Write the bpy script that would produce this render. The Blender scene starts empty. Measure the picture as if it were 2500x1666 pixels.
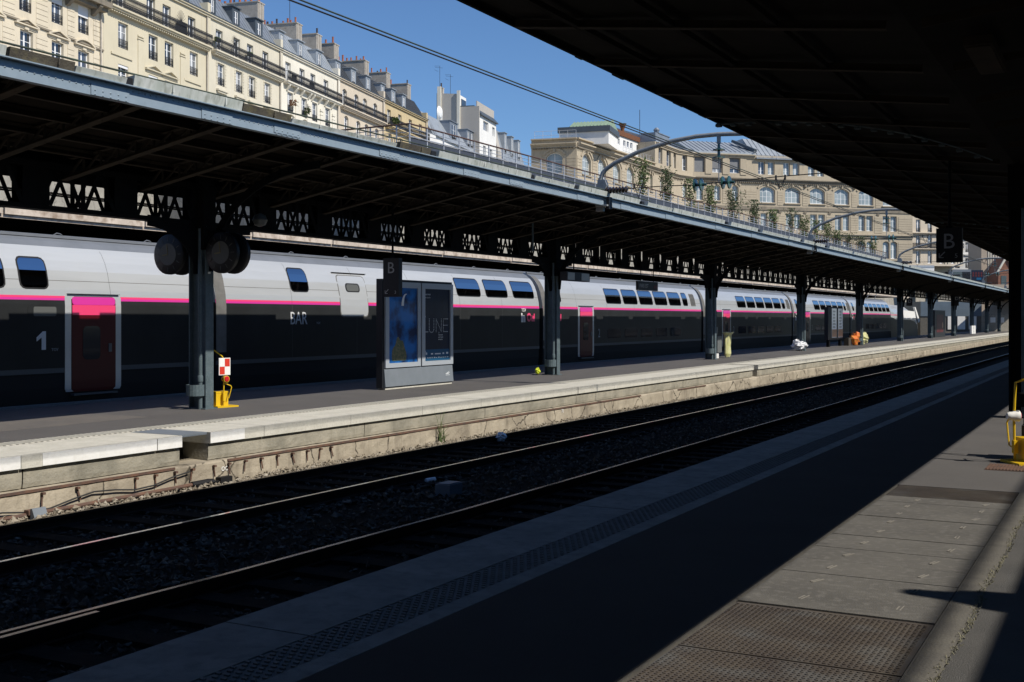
import bpy, math, random
import numpy as np
from mathutils import Vector, Matrix
random.seed(7); rng = np.random.default_rng(7)
R = math.radians
S = bpy.context.scene
COL = S.collection

# ------------------------------------------------------------------ camera
cd = bpy.data.cameras.new('camera')
cam = bpy.data.objects.new('camera', cd); COL.objects.link(cam)
cd.sensor_width = 36.0
cd.lens = 36.0 * 2800 / 2500
cd.shift_y = -(833 - 779) / 2500.0
cd.clip_start = 0.05; cd.clip_end = 6000
cam.location = (0, 0, 1.70)
cam.rotation_euler = (R(90), 0, R(28.3374))
S.camera = cam

# ------------------------------------------------------------------ sky, sun, exposure
W = bpy.data.worlds.new('World'); S.world = W; W.use_nodes = True
wn = W.node_tree.nodes; wl = W.node_tree.links
bg = wn['Background']
sky = wn.new('ShaderNodeTexSky'); sky.sky_type = 'NISHITA'; sky.sun_disc = False
SUN = Vector((1.0, -0.06, 1.0)).normalized()
sky.sun_elevation = math.asin(SUN.z)
sky.sun_rotation = math.atan2(SUN.x, SUN.y)
sky.air_density = 1.0; sky.dust_density = 0.0; sky.ozone_density = 10.0
sky.altitude = 60
wl.new(sky.outputs['Color'], bg.inputs['Color'])
bg.inputs['Strength'].default_value = 0.112
sd = bpy.data.lights.new('sun', 'SUN'); sun = bpy.data.objects.new('sun', sd); COL.objects.link(sun)
sd.energy = 5.0; sd.angle = R(0.5); sd.color = (1.0, 0.94, 0.84)
sun.location = (60, -5, 60)
sun.rotation_euler = (-SUN).to_track_quat('-Z', 'Y').to_euler()
vs = S.view_settings
S.display_settings.display_device = 'sRGB'
vs.view_transform = 'Standard'; vs.look = 'None'; vs.exposure = 0.0; vs.gamma = 1.0
vs.use_curve_mapping = False
S.cycles.max_bounces = 8; S.cycles.diffuse_bounces = 2; S.cycles.glossy_bounces = 4
S.cycles.use_denoising = True

# ------------------------------------------------------------------ materials
MATS = {}
def M(name, c, c2=None, sc=3.0, rough=.7, metal=0.0, bump=0.0, bsc=40.0, spec=.4, coat=0.0,
      stretch=(1, 1, 1), lo=.35, hi=.65, c3=None, sc3=30.0, amt3=.5, ior=None, det=6.0):
    m = bpy.data.materials.new(name); m.use_nodes = True
    n = m.node_tree.nodes; l = m.node_tree.links; p = n['Principled BSDF']
    p.inputs['Roughness'].default_value = rough; p.inputs['Metallic'].default_value = metal
    p.inputs['Specular IOR Level'].default_value = spec
    p.inputs['Coat Weight'].default_value = coat
    p.inputs['Coat Roughness'].default_value = .08
    if ior: p.inputs['IOR'].default_value = ior
    p.inputs['Base Color'].default_value = (*c, 1)
    tc = mp = None
    if c2 or bump or c3:
        tc = n.new('ShaderNodeNewGeometry'); mp = n.new('ShaderNodeMapping')
        mp.inputs['Scale'].default_value = stretch
        l.new(tc.outputs['Position'], mp.inputs['Vector'])
    out = None
    if c2:
        t = n.new('ShaderNodeTexNoise'); t.inputs['Scale'].default_value = sc
        t.inputs['Detail'].default_value = det; t.inputs['Roughness'].default_value = .62
        l.new(mp.outputs[0], t.inputs['Vector'])
        r_ = n.new('ShaderNodeValToRGB'); r_.color_ramp.elements[0].position = lo; r_.color_ramp.elements[1].position = hi
        r_.color_ramp.elements[0].color = (*c, 1); r_.color_ramp.elements[1].color = (*c2, 1)
        l.new(t.outputs['Fac'], r_.inputs['Fac']); out = r_.outputs['Color']
    if c3:
        t = n.new('ShaderNodeTexNoise'); t.inputs['Scale'].default_value = sc3; t.inputs['Detail'].default_value = 4
        l.new(mp.outputs[0], t.inputs['Vector'])
        r_ = n.new('ShaderNodeValToRGB'); r_.color_ramp.elements[0].position = .5; r_.color_ramp.elements[1].position = .72
        r_.color_ramp.elements[0].color = (0, 0, 0, 1); r_.color_ramp.elements[1].color = (amt3,) * 3 + (1,)
        l.new(t.outputs['Fac'], r_.inputs['Fac'])
        mx = n.new('ShaderNodeMix'); mx.data_type = 'RGBA'
        l.new(r_.outputs['Color'], mx.inputs[0])
        if out: l.new(out, mx.inputs[6])
        else: mx.inputs[6].default_value = (*c, 1)
        mx.inputs[7].default_value = (*c3, 1); out = mx.outputs[2]
    if out: l.new(out, p.inputs['Base Color'])
    if bump:
        t = n.new('ShaderNodeTexNoise'); t.inputs['Scale'].default_value = bsc; t.inputs['Detail'].default_value = 5
        l.new(mp.outputs[0], t.inputs['Vector'])
        b = n.new('ShaderNodeBump'); b.inputs['Strength'].default_value = bump; b.inputs['Distance'].default_value = .02
        l.new(t.outputs['Fac'], b.inputs['Height']); l.new(b.outputs[0], p.inputs['Normal'])
    MATS[name] = m
    return m
def stone(name, c, c2, dirt, sc=.6, bump=.25, crack=0.0, vs_=(1, 1, .18), damt=.55, courses=None, cw=None):
    """pale stone/render: broad tone, vertical dirt streaks, optional cracks and block joints."""
    m = M(name, c, c2, sc=sc, rough=.85, spec=.2, bump=bump, bsc=25, c3=None)
    n = m.node_tree.nodes; l = m.node_tree.links; p = n['Principled BSDF']
    src = p.inputs['Base Color'].links[0].from_socket
    g = n.new('ShaderNodeNewGeometry')
    mp = n.new('ShaderNodeMapping'); mp.inputs['Scale'].default_value = vs_
    l.new(g.outputs['Position'], mp.inputs['Vector'])
    t = n.new('ShaderNodeTexNoise'); t.inputs['Scale'].default_value = 2.2; t.inputs['Detail'].default_value = 8; t.inputs['Roughness'].default_value = .7
    l.new(mp.outputs[0], t.inputs['Vector'])
    r_ = n.new('ShaderNodeValToRGB'); r_.color_ramp.elements[0].position = .52; r_.color_ramp.elements[1].position = .78
    r_.color_ramp.elements[0].color = (0, 0, 0, 1); r_.color_ramp.elements[1].color = (damt,) * 3 + (1,)
    l.new(t.outputs['Fac'], r_.inputs['Fac'])
    mx = n.new('ShaderNodeMix'); mx.data_type = 'RGBA'
    l.new(r_.outputs['Color'], mx.inputs[0]); l.new(src, mx.inputs[6]); mx.inputs[7].default_value = (*dirt, 1)
    out = mx.outputs[2]
    if crack:
        v = n.new('ShaderNodeTexVoronoi'); v.feature = 'DISTANCE_TO_EDGE'; v.inputs['Scale'].default_value = 1.1
        t2 = n.new('ShaderNodeTexNoise'); t2.inputs['Scale'].default_value = 2.5; t2.inputs['Detail'].default_value = 5
        l.new(g.outputs['Position'], t2.inputs['Vector'])
        ad = n.new('ShaderNodeMix'); ad.data_type = 'RGBA'; ad.inputs[0].default_value = .35
        l.new(g.outputs['Position'], ad.inputs[6]); l.new(t2.outputs['Color'], ad.inputs[7])
        l.new(ad.outputs[2], v.inputs['Vector'])
        r3 = n.new('ShaderNodeValToRGB'); r3.color_ramp.elements[0].position = .004; r3.color_ramp.elements[1].position = .016
        r3.color_ramp.elements[0].color = (crack,) * 3 + (1,); r3.color_ramp.elements[1].color = (0, 0, 0, 1)
        l.new(v.outputs['Distance'], r3.inputs['Fac'])
        m2 = n.new('ShaderNodeMix'); m2.data_type = 'RGBA'
        l.new(r3.outputs['Color'], m2.inputs[0]); l.new(out, m2.inputs[6]); m2.inputs[7].default_value = (dirt[0] * .4, dirt[1] * .4, dirt[2] * .4, 1)
        out = m2.outputs[2]
    l.new(out, p.inputs['Base Color'])
    return m

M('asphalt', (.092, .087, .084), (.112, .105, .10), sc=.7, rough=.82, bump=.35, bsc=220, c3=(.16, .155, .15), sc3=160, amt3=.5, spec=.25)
M('asphalt_shaded', (.022, .021, .022), (.030, .029, .029), sc=.9, rough=.85, bump=.35, bsc=220, c3=(.07, .07, .07), sc3=170, amt3=.4, spec=.2)  # darker copy of asphalt; canopy shade put into the colour
M('asphalt_right', (.10, .098, .094), (.13, .125, .118), sc=1.5, rough=.95, bump=.9, bsc=190, c3=(.2, .19, .18), sc3=240, amt3=.6, spec=.15)
M('asphalt_patch', (.15, .135, .12), (.12, .112, .105), sc=1.2, rough=.85, bump=.3, bsc=200, spec=.2)
M('concrete_slab', (.128, .121, .109), (.096, .091, .083), sc=1.6, rough=.8, bump=.3, bsc=90, c3=(.18, .17, .155), sc3=17, amt3=.6, spec=.25)
M('concrete_edge', (.15, .14, .12), (.115, .108, .097), sc=6, rough=.95, bump=.35, bsc=60, spec=.15)
M('grass_dry', (.20, .185, .13), (.13, .125, .085), sc=9, rough=.9)
M('coping', (.62, .595, .52), (.52, .50, .43), sc=3.5, rough=.8, bump=.2, bsc=80, c3=(.30, .28, .24), sc3=26, amt3=.35, spec=.25)
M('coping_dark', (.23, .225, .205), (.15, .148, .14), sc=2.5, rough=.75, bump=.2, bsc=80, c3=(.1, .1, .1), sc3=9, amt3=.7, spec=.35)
M('tactile', (.33, .31, .265), (.25, .235, .2), sc=7, rough=.85, spec=.2)
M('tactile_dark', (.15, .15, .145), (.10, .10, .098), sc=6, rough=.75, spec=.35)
M('white_paint', (.84, .83, .80), (.78, .77, .73), sc=9, rough=.6, c3=(.5, .48, .43), sc3=14, amt3=.2)
stone('platform_wall', (.44, .385, .295), (.29, .25, .19), (.13, .11, .085), sc=1.3, crack=.95, damt=.85, bump=.5)
stone('platform_beam', (.38, .35, .28), (.25, .235, .19), (.15, .14, .11), sc=2.0, crack=0, damt=.7, bump=.5)
M('rust_pipe', (.16, .085, .055), (.09, .06, .05), sc=7, rough=.8, bump=.4, bsc=60)
M('rust', (.20, .075, .03), (.10, .05, .03), sc=6, rough=.9, bump=.4, bsc=60)
M('dark_pit', (.02, .02, .02), rough=.9)
M('ballast', (.020, .018, .015), (.010, .009, .008), sc=9, rough=.95, bump=1.0, bsc=45, c3=(.05, .045, .037), sc3=35, amt3=.8, spec=.04)
M('stones', (.022, .02, .018), (.07, .063, .054), sc=9, rough=.9, bump=.5, bsc=120, c3=(.22, .20, .17), sc3=7, amt3=.8, spec=.2)
M('stones_sunlit', (.30, .255, .19), (.20, .17, .13), sc=14, rough=.9, bump=.4, bsc=90, c3=(.48, .44, .37), sc3=9, amt3=.8, spec=.2)  # lighter copy of the stones; sunlight put into the colour
M('sleeper', (.022, .019, .017), (.014, .012, .011), sc=6, rough=.95, bump=.5, bsc=50, spec=.03)
M('rail_side', (.035, .023, .017), (.02, .015, .012), sc=8, rough=.9, spec=.08)
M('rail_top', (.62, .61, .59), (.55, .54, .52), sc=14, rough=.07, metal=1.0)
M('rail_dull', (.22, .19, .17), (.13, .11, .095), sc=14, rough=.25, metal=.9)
M('steel_blue', (.245, .305, .355), (.215, .275, .325), sc=5, rough=.5, spec=.4, c3=(.19, .23, .27), sc3=9, amt3=.35)
M('steel_grey', (.105, .14, .158), (.08, .11, .122), sc=6, rough=.7, spec=.15, bump=.15, bsc=60, c3=(.18, .21, .21), sc3=30, amt3=.4)
M('steel_under', (.055, .042, .03), (.032, .026, .02), sc=4, rough=.85, spec=.2)
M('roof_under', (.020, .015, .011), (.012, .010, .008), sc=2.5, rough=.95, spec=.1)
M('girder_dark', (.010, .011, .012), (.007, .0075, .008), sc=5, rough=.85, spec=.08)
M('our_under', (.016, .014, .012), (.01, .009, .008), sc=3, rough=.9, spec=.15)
M('roof_top', (.16, .16, .155), (.11, .11, .105), sc=2, rough=.85)
M('gutter_pale', (.55, .56, .52), (.40, .43, .38), sc=3.5, rough=.7, stretch=(1, 1, .35), c3=(.18, .19, .14), sc3=12, amt3=.6)
M('gutter_moss', (.055, .047, .037), (.10, .088, .062), sc=3, rough=.95, bump=.5, bsc=40, c3=(.20, .17, .07), sc3=5, amt3=.5)
M('pale_beam', (.62, .53, .44), (.44, .37, .30), sc=2.2, rough=.75, c3=(.20, .13, .08), sc3=6, amt3=.7)
M('black', (.012, .012, .013), rough=.6, spec=.3)
M('cable', (.02, .02, .02), rough=.6)
M('cable_green', (.055, .075, .05), (.03, .035, .03), sc=3, rough=.6)
M('mast_grey', (.36, .37, .36), (.28, .29, .29), sc=8, rough=.5, metal=.2, c3=(.18, .17, .15), sc3=25, amt3=.4)
M('insulator_green', (.025, .07, .062), rough=.12, spec=.6)
M('insulator_brown', (.03, .022, .02), rough=.2, spec=.6)
M('railing_metal', (.46, .48, .52), (.40, .42, .46), sc=6, rough=.45)
M('railing_panel', (.055, .063, .085), (.042, .049, .065), sc=5, rough=.6, stretch=(1, 1, .1))
M('handrail_rust', (.10, .05, .038), (.06, .035, .03), sc=6, rough=.7)
stone('masonry', (.40, .375, .32), (.30, .28, .24), (.14, .13, .115), sc=.9, crack=.5, damt=.7, bump=.8, vs_=(1, 1, 1))
stone('stone_warm', (.68, .60, .46), (.60, .53, .41), (.30, .26, .20), sc=.35)
stone('stone_yellow', (.62, .56, .42), (.57, .515, .385), (.40, .34, .22), sc=.3, damt=.25)
stone('stone_cream', (.66, .61, .49), (.59, .545, .435), (.36, .32, .25), sc=.35, damt=.35)
stone('stone_white', (.78, .735, .63), (.70, .66, .56), (.38, .35, .28), sc=.35, damt=.4)
stone('stone_pink', (.64, .555, .44), (.57, .495, .395), (.32, .27, .21), sc=.35, damt=.35)
stone('stone_ochre', (.60, .48, .28), (.53, .425, .26), (.34, .27, .17), sc=.3, damt=.4)
stone('stone_grand', (.475, .405, .30), (.41, .35, .262), (.20, .165, .12), sc=.3, damt=.55)
stone('stone_dirty', (.28, .24, .185), (.20, .175, .14), (.09, .08, .065), sc=.8, damt=.7)
stone('render_grey', (.46, .43, .385), (.42, .39, .35), (.30, .28, .25), sc=.2, damt=.35)
M('render_white', (.80, .79, .76), (.72, .71, .68), sc=.5, rough=.85)
M('render_tan', (.45, .37, .29), (.40, .33, .26), sc=.4, rough=.9)
M('brick', (.28, .13, .085), (.20, .10, .07), sc=3, rough=.9)
M('chimney', (.42, .385, .335), (.34, .31, .27), sc=.8, rough=.9, c3=(.2, .18, .155), sc3=3, amt3=.5)
M('pot', (.42, .13, .06), (.28, .10, .055), sc=4, rough=.85)
M('pot_dark', (.06, .045, .04), rough=.9)
M('zinc', (.26, .29, .33), (.21, .235, .27), sc=.8, rough=.5, metal=.35, spec=.4)
M('zinc_dark', (.10, .12, .14), (.075, .09, .105), sc=.8, rough=.55, metal=.3)
M('zinc_light', (.38, .41, .44), (.30, .33, .36), sc=.7, rough=.5, metal=.3)
M('copper_green', (.27, .36, .26), (.22, .30, .22), sc=1.5, rough=.7)
M('slate', (.05, .055, .065), (.035, .04, .045), sc=3, rough=.6)
M('iron', (.022, .022, .024), rough=.6)
M('white_frame', (.78, .79, .80), rough=.5)
M('shutter_white', (.74, .74, .75), rough=.6)
M('blind_grey', (.20, .205, .215), (.17, .175, .185), sc=2, rough=.75)
M('window_glass', (.045, .055, .07), (.02, .024, .03), sc=.8, rough=.06, spec=.9, ior=1.6)
M('window_pale', (.36, .41, .42), (.22, .26, .275), sc=.5, rough=.08, spec=.9)
M('leaf', (.055, .095, .025), (.10, .13, .04), sc=5, rough=.65, spec=.3)
M('leaf_dark', (.035, .06, .02), (.06, .085, .03), sc=4, rough=.7)
M('stem', (.10, .085, .05), rough=.8)
M('flowers', (.30, .12, .08), (.18, .13, .06), sc=20, rough=.9)
M('train_silver', (.55, .57, .585), (.47, .485, .49), sc=1.1, rough=.30, metal=.25, spec=.5, coat=.35, stretch=(1, .12, 1))
M('train_roof', (.20, .215, .24), (.17, .185, .205), sc=1.5, rough=.5, metal=.2)
M('train_dark', (.026, .028, .029), (.021, .022, .023), sc=1, rough=.4, spec=.12)
M('train_black', (.006, .006, .007), rough=.7)
M('train_skirt', (.085, .09, .095), rough=.5)
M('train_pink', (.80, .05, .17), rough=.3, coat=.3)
M('train_magenta', (.62, .035, .30), rough=.3, coat=.3)
M('train_letter', (.62, .63, .64), rough=.45)
M('train_letter_dim', (.30, .31, .32), rough=.5)
M('gangway', (.17, .165, .155), (.12, .118, .11), sc=3, rough=.6)
M('rubber', (.012, .012, .013), rough=.5)
M('train_glass', (.50, .56, .62), rough=.03, metal=1.0)
M('train_glass_dark', (.02, .024, .03), rough=.06, spec=.6)
M('display_dull', (.11, .115, .11), rough=.35)
M('panel_grey', (.20, .225, .255), (.175, .2, .225), sc=3, rough=.45, metal=.1)
M('panel_frame', (.42, .46, .51), rough=.4, metal=.2)
M('window_curtain', (.40, .41, .42), (.12, .13, .15), sc=1.6, rough=.12, spec=.8, stretch=(1, 1, .25), lo=.42, hi=.58)
M('window_blue', (.10, .13, .18), (.05, .06, .085), sc=.9, rough=.05, spec=.9)
M('panel_dark', (.016, .018, .022), rough=.5)
M('poster_navy', (.012, .022, .05), (.01, .016, .035), sc=4, rough=.3, spec=.2, coat=.12)
M('poster_teal', (.015, .10, .21), rough=.3, spec=.2, coat=.12)
M('poster_white', (.75, .78, .80), rough=.4)
M('poster_grey', (.38, .43, .50), rough=.35, coat=.4)
M('poster_orange', (.62, .27, .13), (.55, .36, .24), sc=8, rough=.4)
M('sign_black', (.010, .010, .011), rough=.5)
M('sign_letter', (.36, .36, .36), rough=.5)
M('clock_black', (.008, .008, .009), rough=.5)
M('clock_hands', (.16, .13, .05), rough=.6)
M('monitor_face', (.36, .38, .37), rough=.4)
M('slot_rim', (.21, .195, .17), rough=.9)
M('clock_dial', (.055, .055, .05), rough=.5)
M('yellow', (.72, .47, .012), (.66, .42, .01), sc=6, rough=.45, coat=.2)
M('yellow_worn', (.66, .42, .02), (.50, .34, .03), sc=12, rough=.5)
M('train_door_shaded', (.075, .002, .006), rough=.35, spec=.3)  # door red darkened; the shade on it is put into the colour
M('red', (.62, .045, .025), rough=.4)
M('red_lens', (.55, .01, .015), rough=.1, spec=.7, coat=.6)
M('white', (.82, .82, .80), rough=.5)
M('bag_white', (.72, .73, .76), rough=.35, spec=.5)
M('bag_yellow', (.56, .56, .22), (.60, .58, .34), sc=8, rough=.3, spec=.5)
M('bag_red', (.60, .07, .02), (.62, .30, .05), sc=7, rough=.4)
M('cone_orange', (.80, .13, .01), rough=.45)
M('bottle_lime', (.60, .68, .04), rough=.3)
M('bin_grey', (.17, .18, .185), rough=.45, metal=.3)
M('cardboard', (.06, .05, .04), rough=.9)
M('red_board', (.10, .012, .015), rough=.5)
M('tread_plate', (.125, .105, .085), (.085, .07, .06), sc=2.4, rough=.6, metal=.25, c3=(.15, .15, .145), sc3=3.2, amt3=.7)
M('blue_cladding', (.12, .16, .20), (.10, .135, .17), sc=.8, rough=.6)
M('plastic_blue', (.10, .14, .18), rough=.4)

def backlit(name, strength):
    p = MATS[name].node_tree.nodes['Principled BSDF']; c = tuple(p.inputs['Base Color'].default_value)
    p.inputs['Emission Color'].default_value = c; p.inputs['Emission Strength'].default_value = strength
backlit('poster_grey', .30)
def art_material():
    m = bpy.data.materials.new('poster_artwork'); m.use_nodes = True
    n = m.node_tree.nodes; l = m.node_tree.links; p = n['Principled BSDF']
    p.inputs['Roughness'].default_value = .3; p.inputs['Specular IOR Level'].default_value = .2; p.inputs['Coat Weight'].default_value = .12
    g = n.new('ShaderNodeNewGeometry'); t = n.new('ShaderNodeTexNoise'); t.inputs['Scale'].default_value = 2.6; t.inputs['Detail'].default_value = 5
    l.new(g.outputs['Position'], t.inputs['Vector'])
    r_ = n.new('ShaderNodeValToRGB'); e = r_.color_ramp.elements
    e[0].position = .36; e[0].color = (.006, .02, .08, 1); e[1].position = .6; e[1].color = (.012, .16, .50, 1)
    l.new(t.outputs['Fac'], r_.inputs['Fac']); l.new(r_.outputs[0], p.inputs['Base Color'])
    MATS['poster_artwork'] = m
art_material()
M('art_foliage', (.03, .07, .03), (.20, .18, .10), sc=22, rough=.3, coat=.6)

# ------------------------------------------------------------------ mesh helpers
class MB:
    def __init__(s): s.v = []; s.f = []; s.m = []; s.k = 0
    def _a(s, pts): b = len(s.v); s.v += [tuple(p) for p in pts]; return b
    def face(s, pts): b = s._a(pts); s.f.append(tuple(range(b, b + len(pts)))); s.m.append(s.k)
    def _fs(s, fs): s.f += fs; s.m += [s.k] * len(fs)
    def box(s, x0, x1, y0, y1, z0, z1):
        b = s._a([(x0, y0, z0), (x1, y0, z0), (x1, y1, z0), (x0, y1, z0), (x0, y0, z1), (x1, y0, z1), (x1, y1, z1), (x0, y1, z1)])
        s._fs([(b, b + 3, b + 2, b + 1), (b + 4, b + 5, b + 6, b + 7), (b, b + 1, b + 5, b + 4), (b + 1, b + 2, b + 6, b + 5), (b + 2, b + 3, b + 7, b + 6), (b + 3, b, b + 4, b + 7)])
        return s
    def bar(s, p, q, w, h, up=(0, 0, 1)):
        p = Vector(p); q = Vector(q); d = (q - p).normalized(); u = Vector(up)
        a = d.cross(u)
        if a.length < 1e-4: a = d.cross(Vector((1, 0, 0)))
        a.normalize(); c = a.cross(d).normalized()
        a = a * w / 2; c = c * h / 2
        b = s._a([p - a - c, p + a - c, p + a + c, p - a + c, q - a - c, q + a - c, q + a + c, q - a + c])
        s._fs([(b + 3, b + 2, b + 1, b), (b + 4, b + 5, b + 6, b + 7), (b, b + 1, b + 5, b + 4), (b + 1, b + 2, b + 6, b + 5), (b + 2, b + 3, b + 7, b + 6), (b + 3, b, b + 4, b + 7)])
        return s
    def tube(s, path, r, n=8, r2=None):
        P = [Vector(p) for p in path]; k = len(P); rings = []
        prev = None
        for i in range(k):
            d = (P[min(i + 1, k - 1)] - P[max(i - 1, 0)]).normalized()
            if prev is None:
                u = Vector((0, 0, 1)) if abs(d.z) < .9 else Vector((1, 0, 0))
            else: u = prev
            a = d.cross(u)
            if a.length < 1e-5: a = d.cross(Vector((0, 1, 0)))
            a.normalize(); c = a.cross(d).normalized(); prev = c
            rr = r if r2 is None else r + (r2 - r) * i / max(1, k - 1)
            rings.append(s._a([P[i] + a * rr * math.cos(2 * math.pi * j / n) + c * rr * math.sin(2 * math.pi * j / n) for j in range(n)]))
        for i in range(k - 1):
            s._fs([(rings[i] + j, rings[i] + (j + 1) % n, rings[i + 1] + (j + 1) % n, rings[i + 1] + j) for j in range(n)])
        s._fs([tuple(rings[0] + j for j in range(n))[::-1], tuple(rings[-1] + j for j in range(n))])
        return s
    def lathe(s, prof, c, axis='z', n=14):
        c = Vector(c); rings = []
        for r, t in prof:
            pts = []
            for j in range(n):
                a = 2 * math.pi * j / n; u, w = r * math.cos(a), r * math.sin(a)
                pts.append(c + (Vector((u, w, t)) if axis == 'z' else Vector((t, u, w)) if axis == 'x' else Vector((w, t, u))))
            rings.append(s._a(pts))
        for i in range(len(prof) - 1):
            s._fs([(rings[i] + j, rings[i] + (j + 1) % n, rings[i + 1] + (j + 1) % n, rings[i + 1] + j) for j in range(n)])
        s._fs([tuple(rings[0] + j for j in range(n))[::-1], tuple(rings[-1] + j for j in range(n))])
        return s
    def prism(s, poly, a0, a1, axis='y'):
        k = len(poly)
        def P(p, a): return (p[0], a, p[1]) if axis == 'y' else (a, p[0], p[1]) if axis == 'x' else (p[0], p[1], a)
        b = s._a([P(p, a0) for p in poly] + [P(p, a1) for p in poly])
        s._fs([(b + i, b + (i + 1) % k, b + k + (i + 1) % k, b + k + i) for i in range(k)])
        s._fs([tuple(b + i for i in range(k))[::-1], tuple(b + k + i for i in range(k))])
        return s
    def mesh(s, name, mats):
        me = bpy.data.meshes.new(name); me.from_pydata(s.v, [], s.f)
        if isinstance(mats, str): mats = [mats]
        for m in mats: me.materials.append(MATS[m])
        if len(mats) > 1: me.polygons.foreach_set('material_index', s.m)
        return me
def rootloc(o):
    L = Vector((0, 0, 0))
    while o is not None: L += o.location; o = o.parent
    return L
def link(o, parent=None, loc=None, rz=0):
    COL.objects.link(o)
    if parent is not None: o.parent = parent
    if loc is not None: o.location = loc
    if rz: o.rotation_euler = (0, 0, rz)
    return o
def build(mb, name, mats, parent=None, local=False, smooth=False, loc=None, rz=0):
    if parent is not None and not local:
        L = rootloc(parent)
        if L.length: mb.v = [(p[0] - L.x, p[1] - L.y, p[2] - L.z) for p in mb.v]
    me = mb.mesh(name, mats)
    if smooth:
        me.polygons.foreach_set('use_smooth', [True] * len(me.polygons)); me.set_sharp_from_angle(angle=R(40))
    return link(bpy.data.objects.new(name, me), parent, loc, rz)
def tag(o, label=None, cat=None, group=None, kind=None):
    if label: o['label'] = label
    if cat: o['category'] = cat
    if group: o['group'] = group
    if kind: o['kind'] = kind
    return o
def thing(name, label, cat, loc=(0, 0, 0), group=None):
    o = bpy.data.objects.new(name, None); COL.objects.link(o); o.location = loc; o.empty_display_size = .2
    return tag(o, label, cat, group)
def copy_tree(o, loc=None, parent=None, label=None):
    c = o.copy(); COL.objects.link(c)
    if parent is not None: c.parent = parent
    if loc is not None: c.location = loc
    if label: c['label'] = label
    for ch in list(o.children): copy_tree(ch, None, c)
    return c
def inst(me, name, parent, loc, rz=0):
    return link(bpy.data.objects.new(name, me), parent, loc, rz)
def stuff(o): o['kind'] = 'stuff'; return o
def text(name, s, size, mat, parent, at, xd, up, align='LEFT', wide=1.0, ext=.004, bold=0.0):
    cu = bpy.data.curves.new('t', 'FONT'); cu.body = s; cu.size = size; cu.align_x = align; cu.extrude = ext; cu.offset = bold
    cu.resolution_u = 3
    ob = bpy.data.objects.new('t', cu); COL.objects.link(ob)
    dg = bpy.context.evaluated_depsgraph_get(); dg.update()
    me = bpy.data.meshes.new_from_object(ob.evaluated_get(dg)); bpy.data.objects.remove(ob); bpy.data.curves.remove(cu)
    X = Vector(xd) * wide; U = Vector(up); N = Vector(xd).cross(U)
    L = rootloc(parent) if parent is not None else Vector((0, 0, 0))
    A = Vector(at) - L
    for v in me.vertices:
        q = v.co; v.co = A + X * q.x + U * q.y + N * q.z
    me.name = name; me.materials.clear(); me.materials.append(MATS[mat])
    return link(bpy.data.objects.new(name, me), parent)
def rough_strip(m, ya, yb, prof, dy, amp):
    """front of a worn wall: profile of (x, z) swept along y with uneven points."""
    n = max(2, int((yb - ya) / dy)); rows = []
    for i in range(n + 1):
        y = ya + (yb - ya) * i / n; w = .5 * math.sin(y * 1.7) + .5 * math.sin(y * .63 + 1)
        rows.append(m._a([(x + random.uniform(-amp, amp) + w * amp * .6, y + random.uniform(-.3, .3) * dy * (0 < i < n), z + random.uniform(-amp, amp) * .7) for x, z in prof]))
    k = len(prof)
    for p, q in zip(rows, rows[1:]): m._fs([(p + j, q + j, q + j + 1, p + j + 1) for j in range(k - 1)])
# ================================================================== SETTING
PZ = -.64            # rail top; platform tops are z = 0
g = MB(); g.box(-700, 700, -300, 1500, -1.4, -1.0)
tag(build(g, 'ground', 'ballast'), kind='structure')
g = MB(); g.box(-12.45, -4.3, -20, 260, -.999, -.80)
ballast = tag(build(g, 'ballast_bed', 'ballast'), kind='structure')
g = MB(); g.box(-24.5, -19.0, -20, 260, -.999, -.80)
tag(build(g, 'ballast_bed', 'ballast'), kind='structure')

def scatter(x0, x1, y0, y1, z, n, smin, smax, ypow=1.0):
    """n angular stones as one mesh."""
    base = np.array([(1, 0, 0), (-1, 0, 0), (0, 1, 0), (0, -1, 0), (0, 0, 1), (0, 0, -1)], float)
    tri = np.array([(0, 2, 4), (2, 1, 4), (1, 3, 4), (3, 0, 4), (2, 0, 5), (1, 2, 5), (3, 1, 5), (0, 3, 5)])
    V = rng.uniform(.55, 1.1, (n, 6, 1)) * base[None] + rng.normal(0, .22, (n, 6, 3))
    s = rng.uniform(smin, smax, (n, 1, 1)) * rng.uniform(.6, 1.25, (n, 1, 3))
    V = V * s
    a = rng.uniform(0, 6.28, n); ca, sa = np.cos(a), np.sin(a)
    X = V[..., 0] * ca[:, None] - V[..., 1] * sa[:, None]; Y = V[..., 0] * sa[:, None] + V[..., 1] * ca[:, None]
    px = rng.uniform(x0, x1, n); py = y0 + (y1 - y0) * rng.uniform(0, 1, n) ** ypow
    P = np.stack([X + px[:, None], Y + py[:, None], V[..., 2] * .8 + z + rng.uniform(-.01, .015, (n, 1))], -1)
    return P.reshape(-1, 3), (tri[None] + 6 * np.arange(n)[:, None, None]).reshape(-1, 3)
def stones(name, sets, mt='stones'):
    vs_, fs = [], []; o = 0
    for a in sets:
        v, f = scatter(*a); vs_.append(v); fs.append(f + o); o += len(v)
    v = np.concatenate(vs_); f = np.concatenate(fs)
    me = bpy.data.meshes.new(name); me.from_pydata(v.tolist(), [], f.tolist()); me.materials.append(MATS[mt])
    return tag(link(bpy.data.objects.new(name, me)), kind='stuff')
stones('wall_foot_stones', [(-12.1, -11.36, 3, 90, -.765, 7500, .018, .045, 1.5), (-12.1, -11.5, 6, 34, -.735, 1800, .02, .045, 1.2), (-12.05, -11.5, 7, 20, -.72, 40, .045, .075, 1.0)], 'stones_sunlit')
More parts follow.
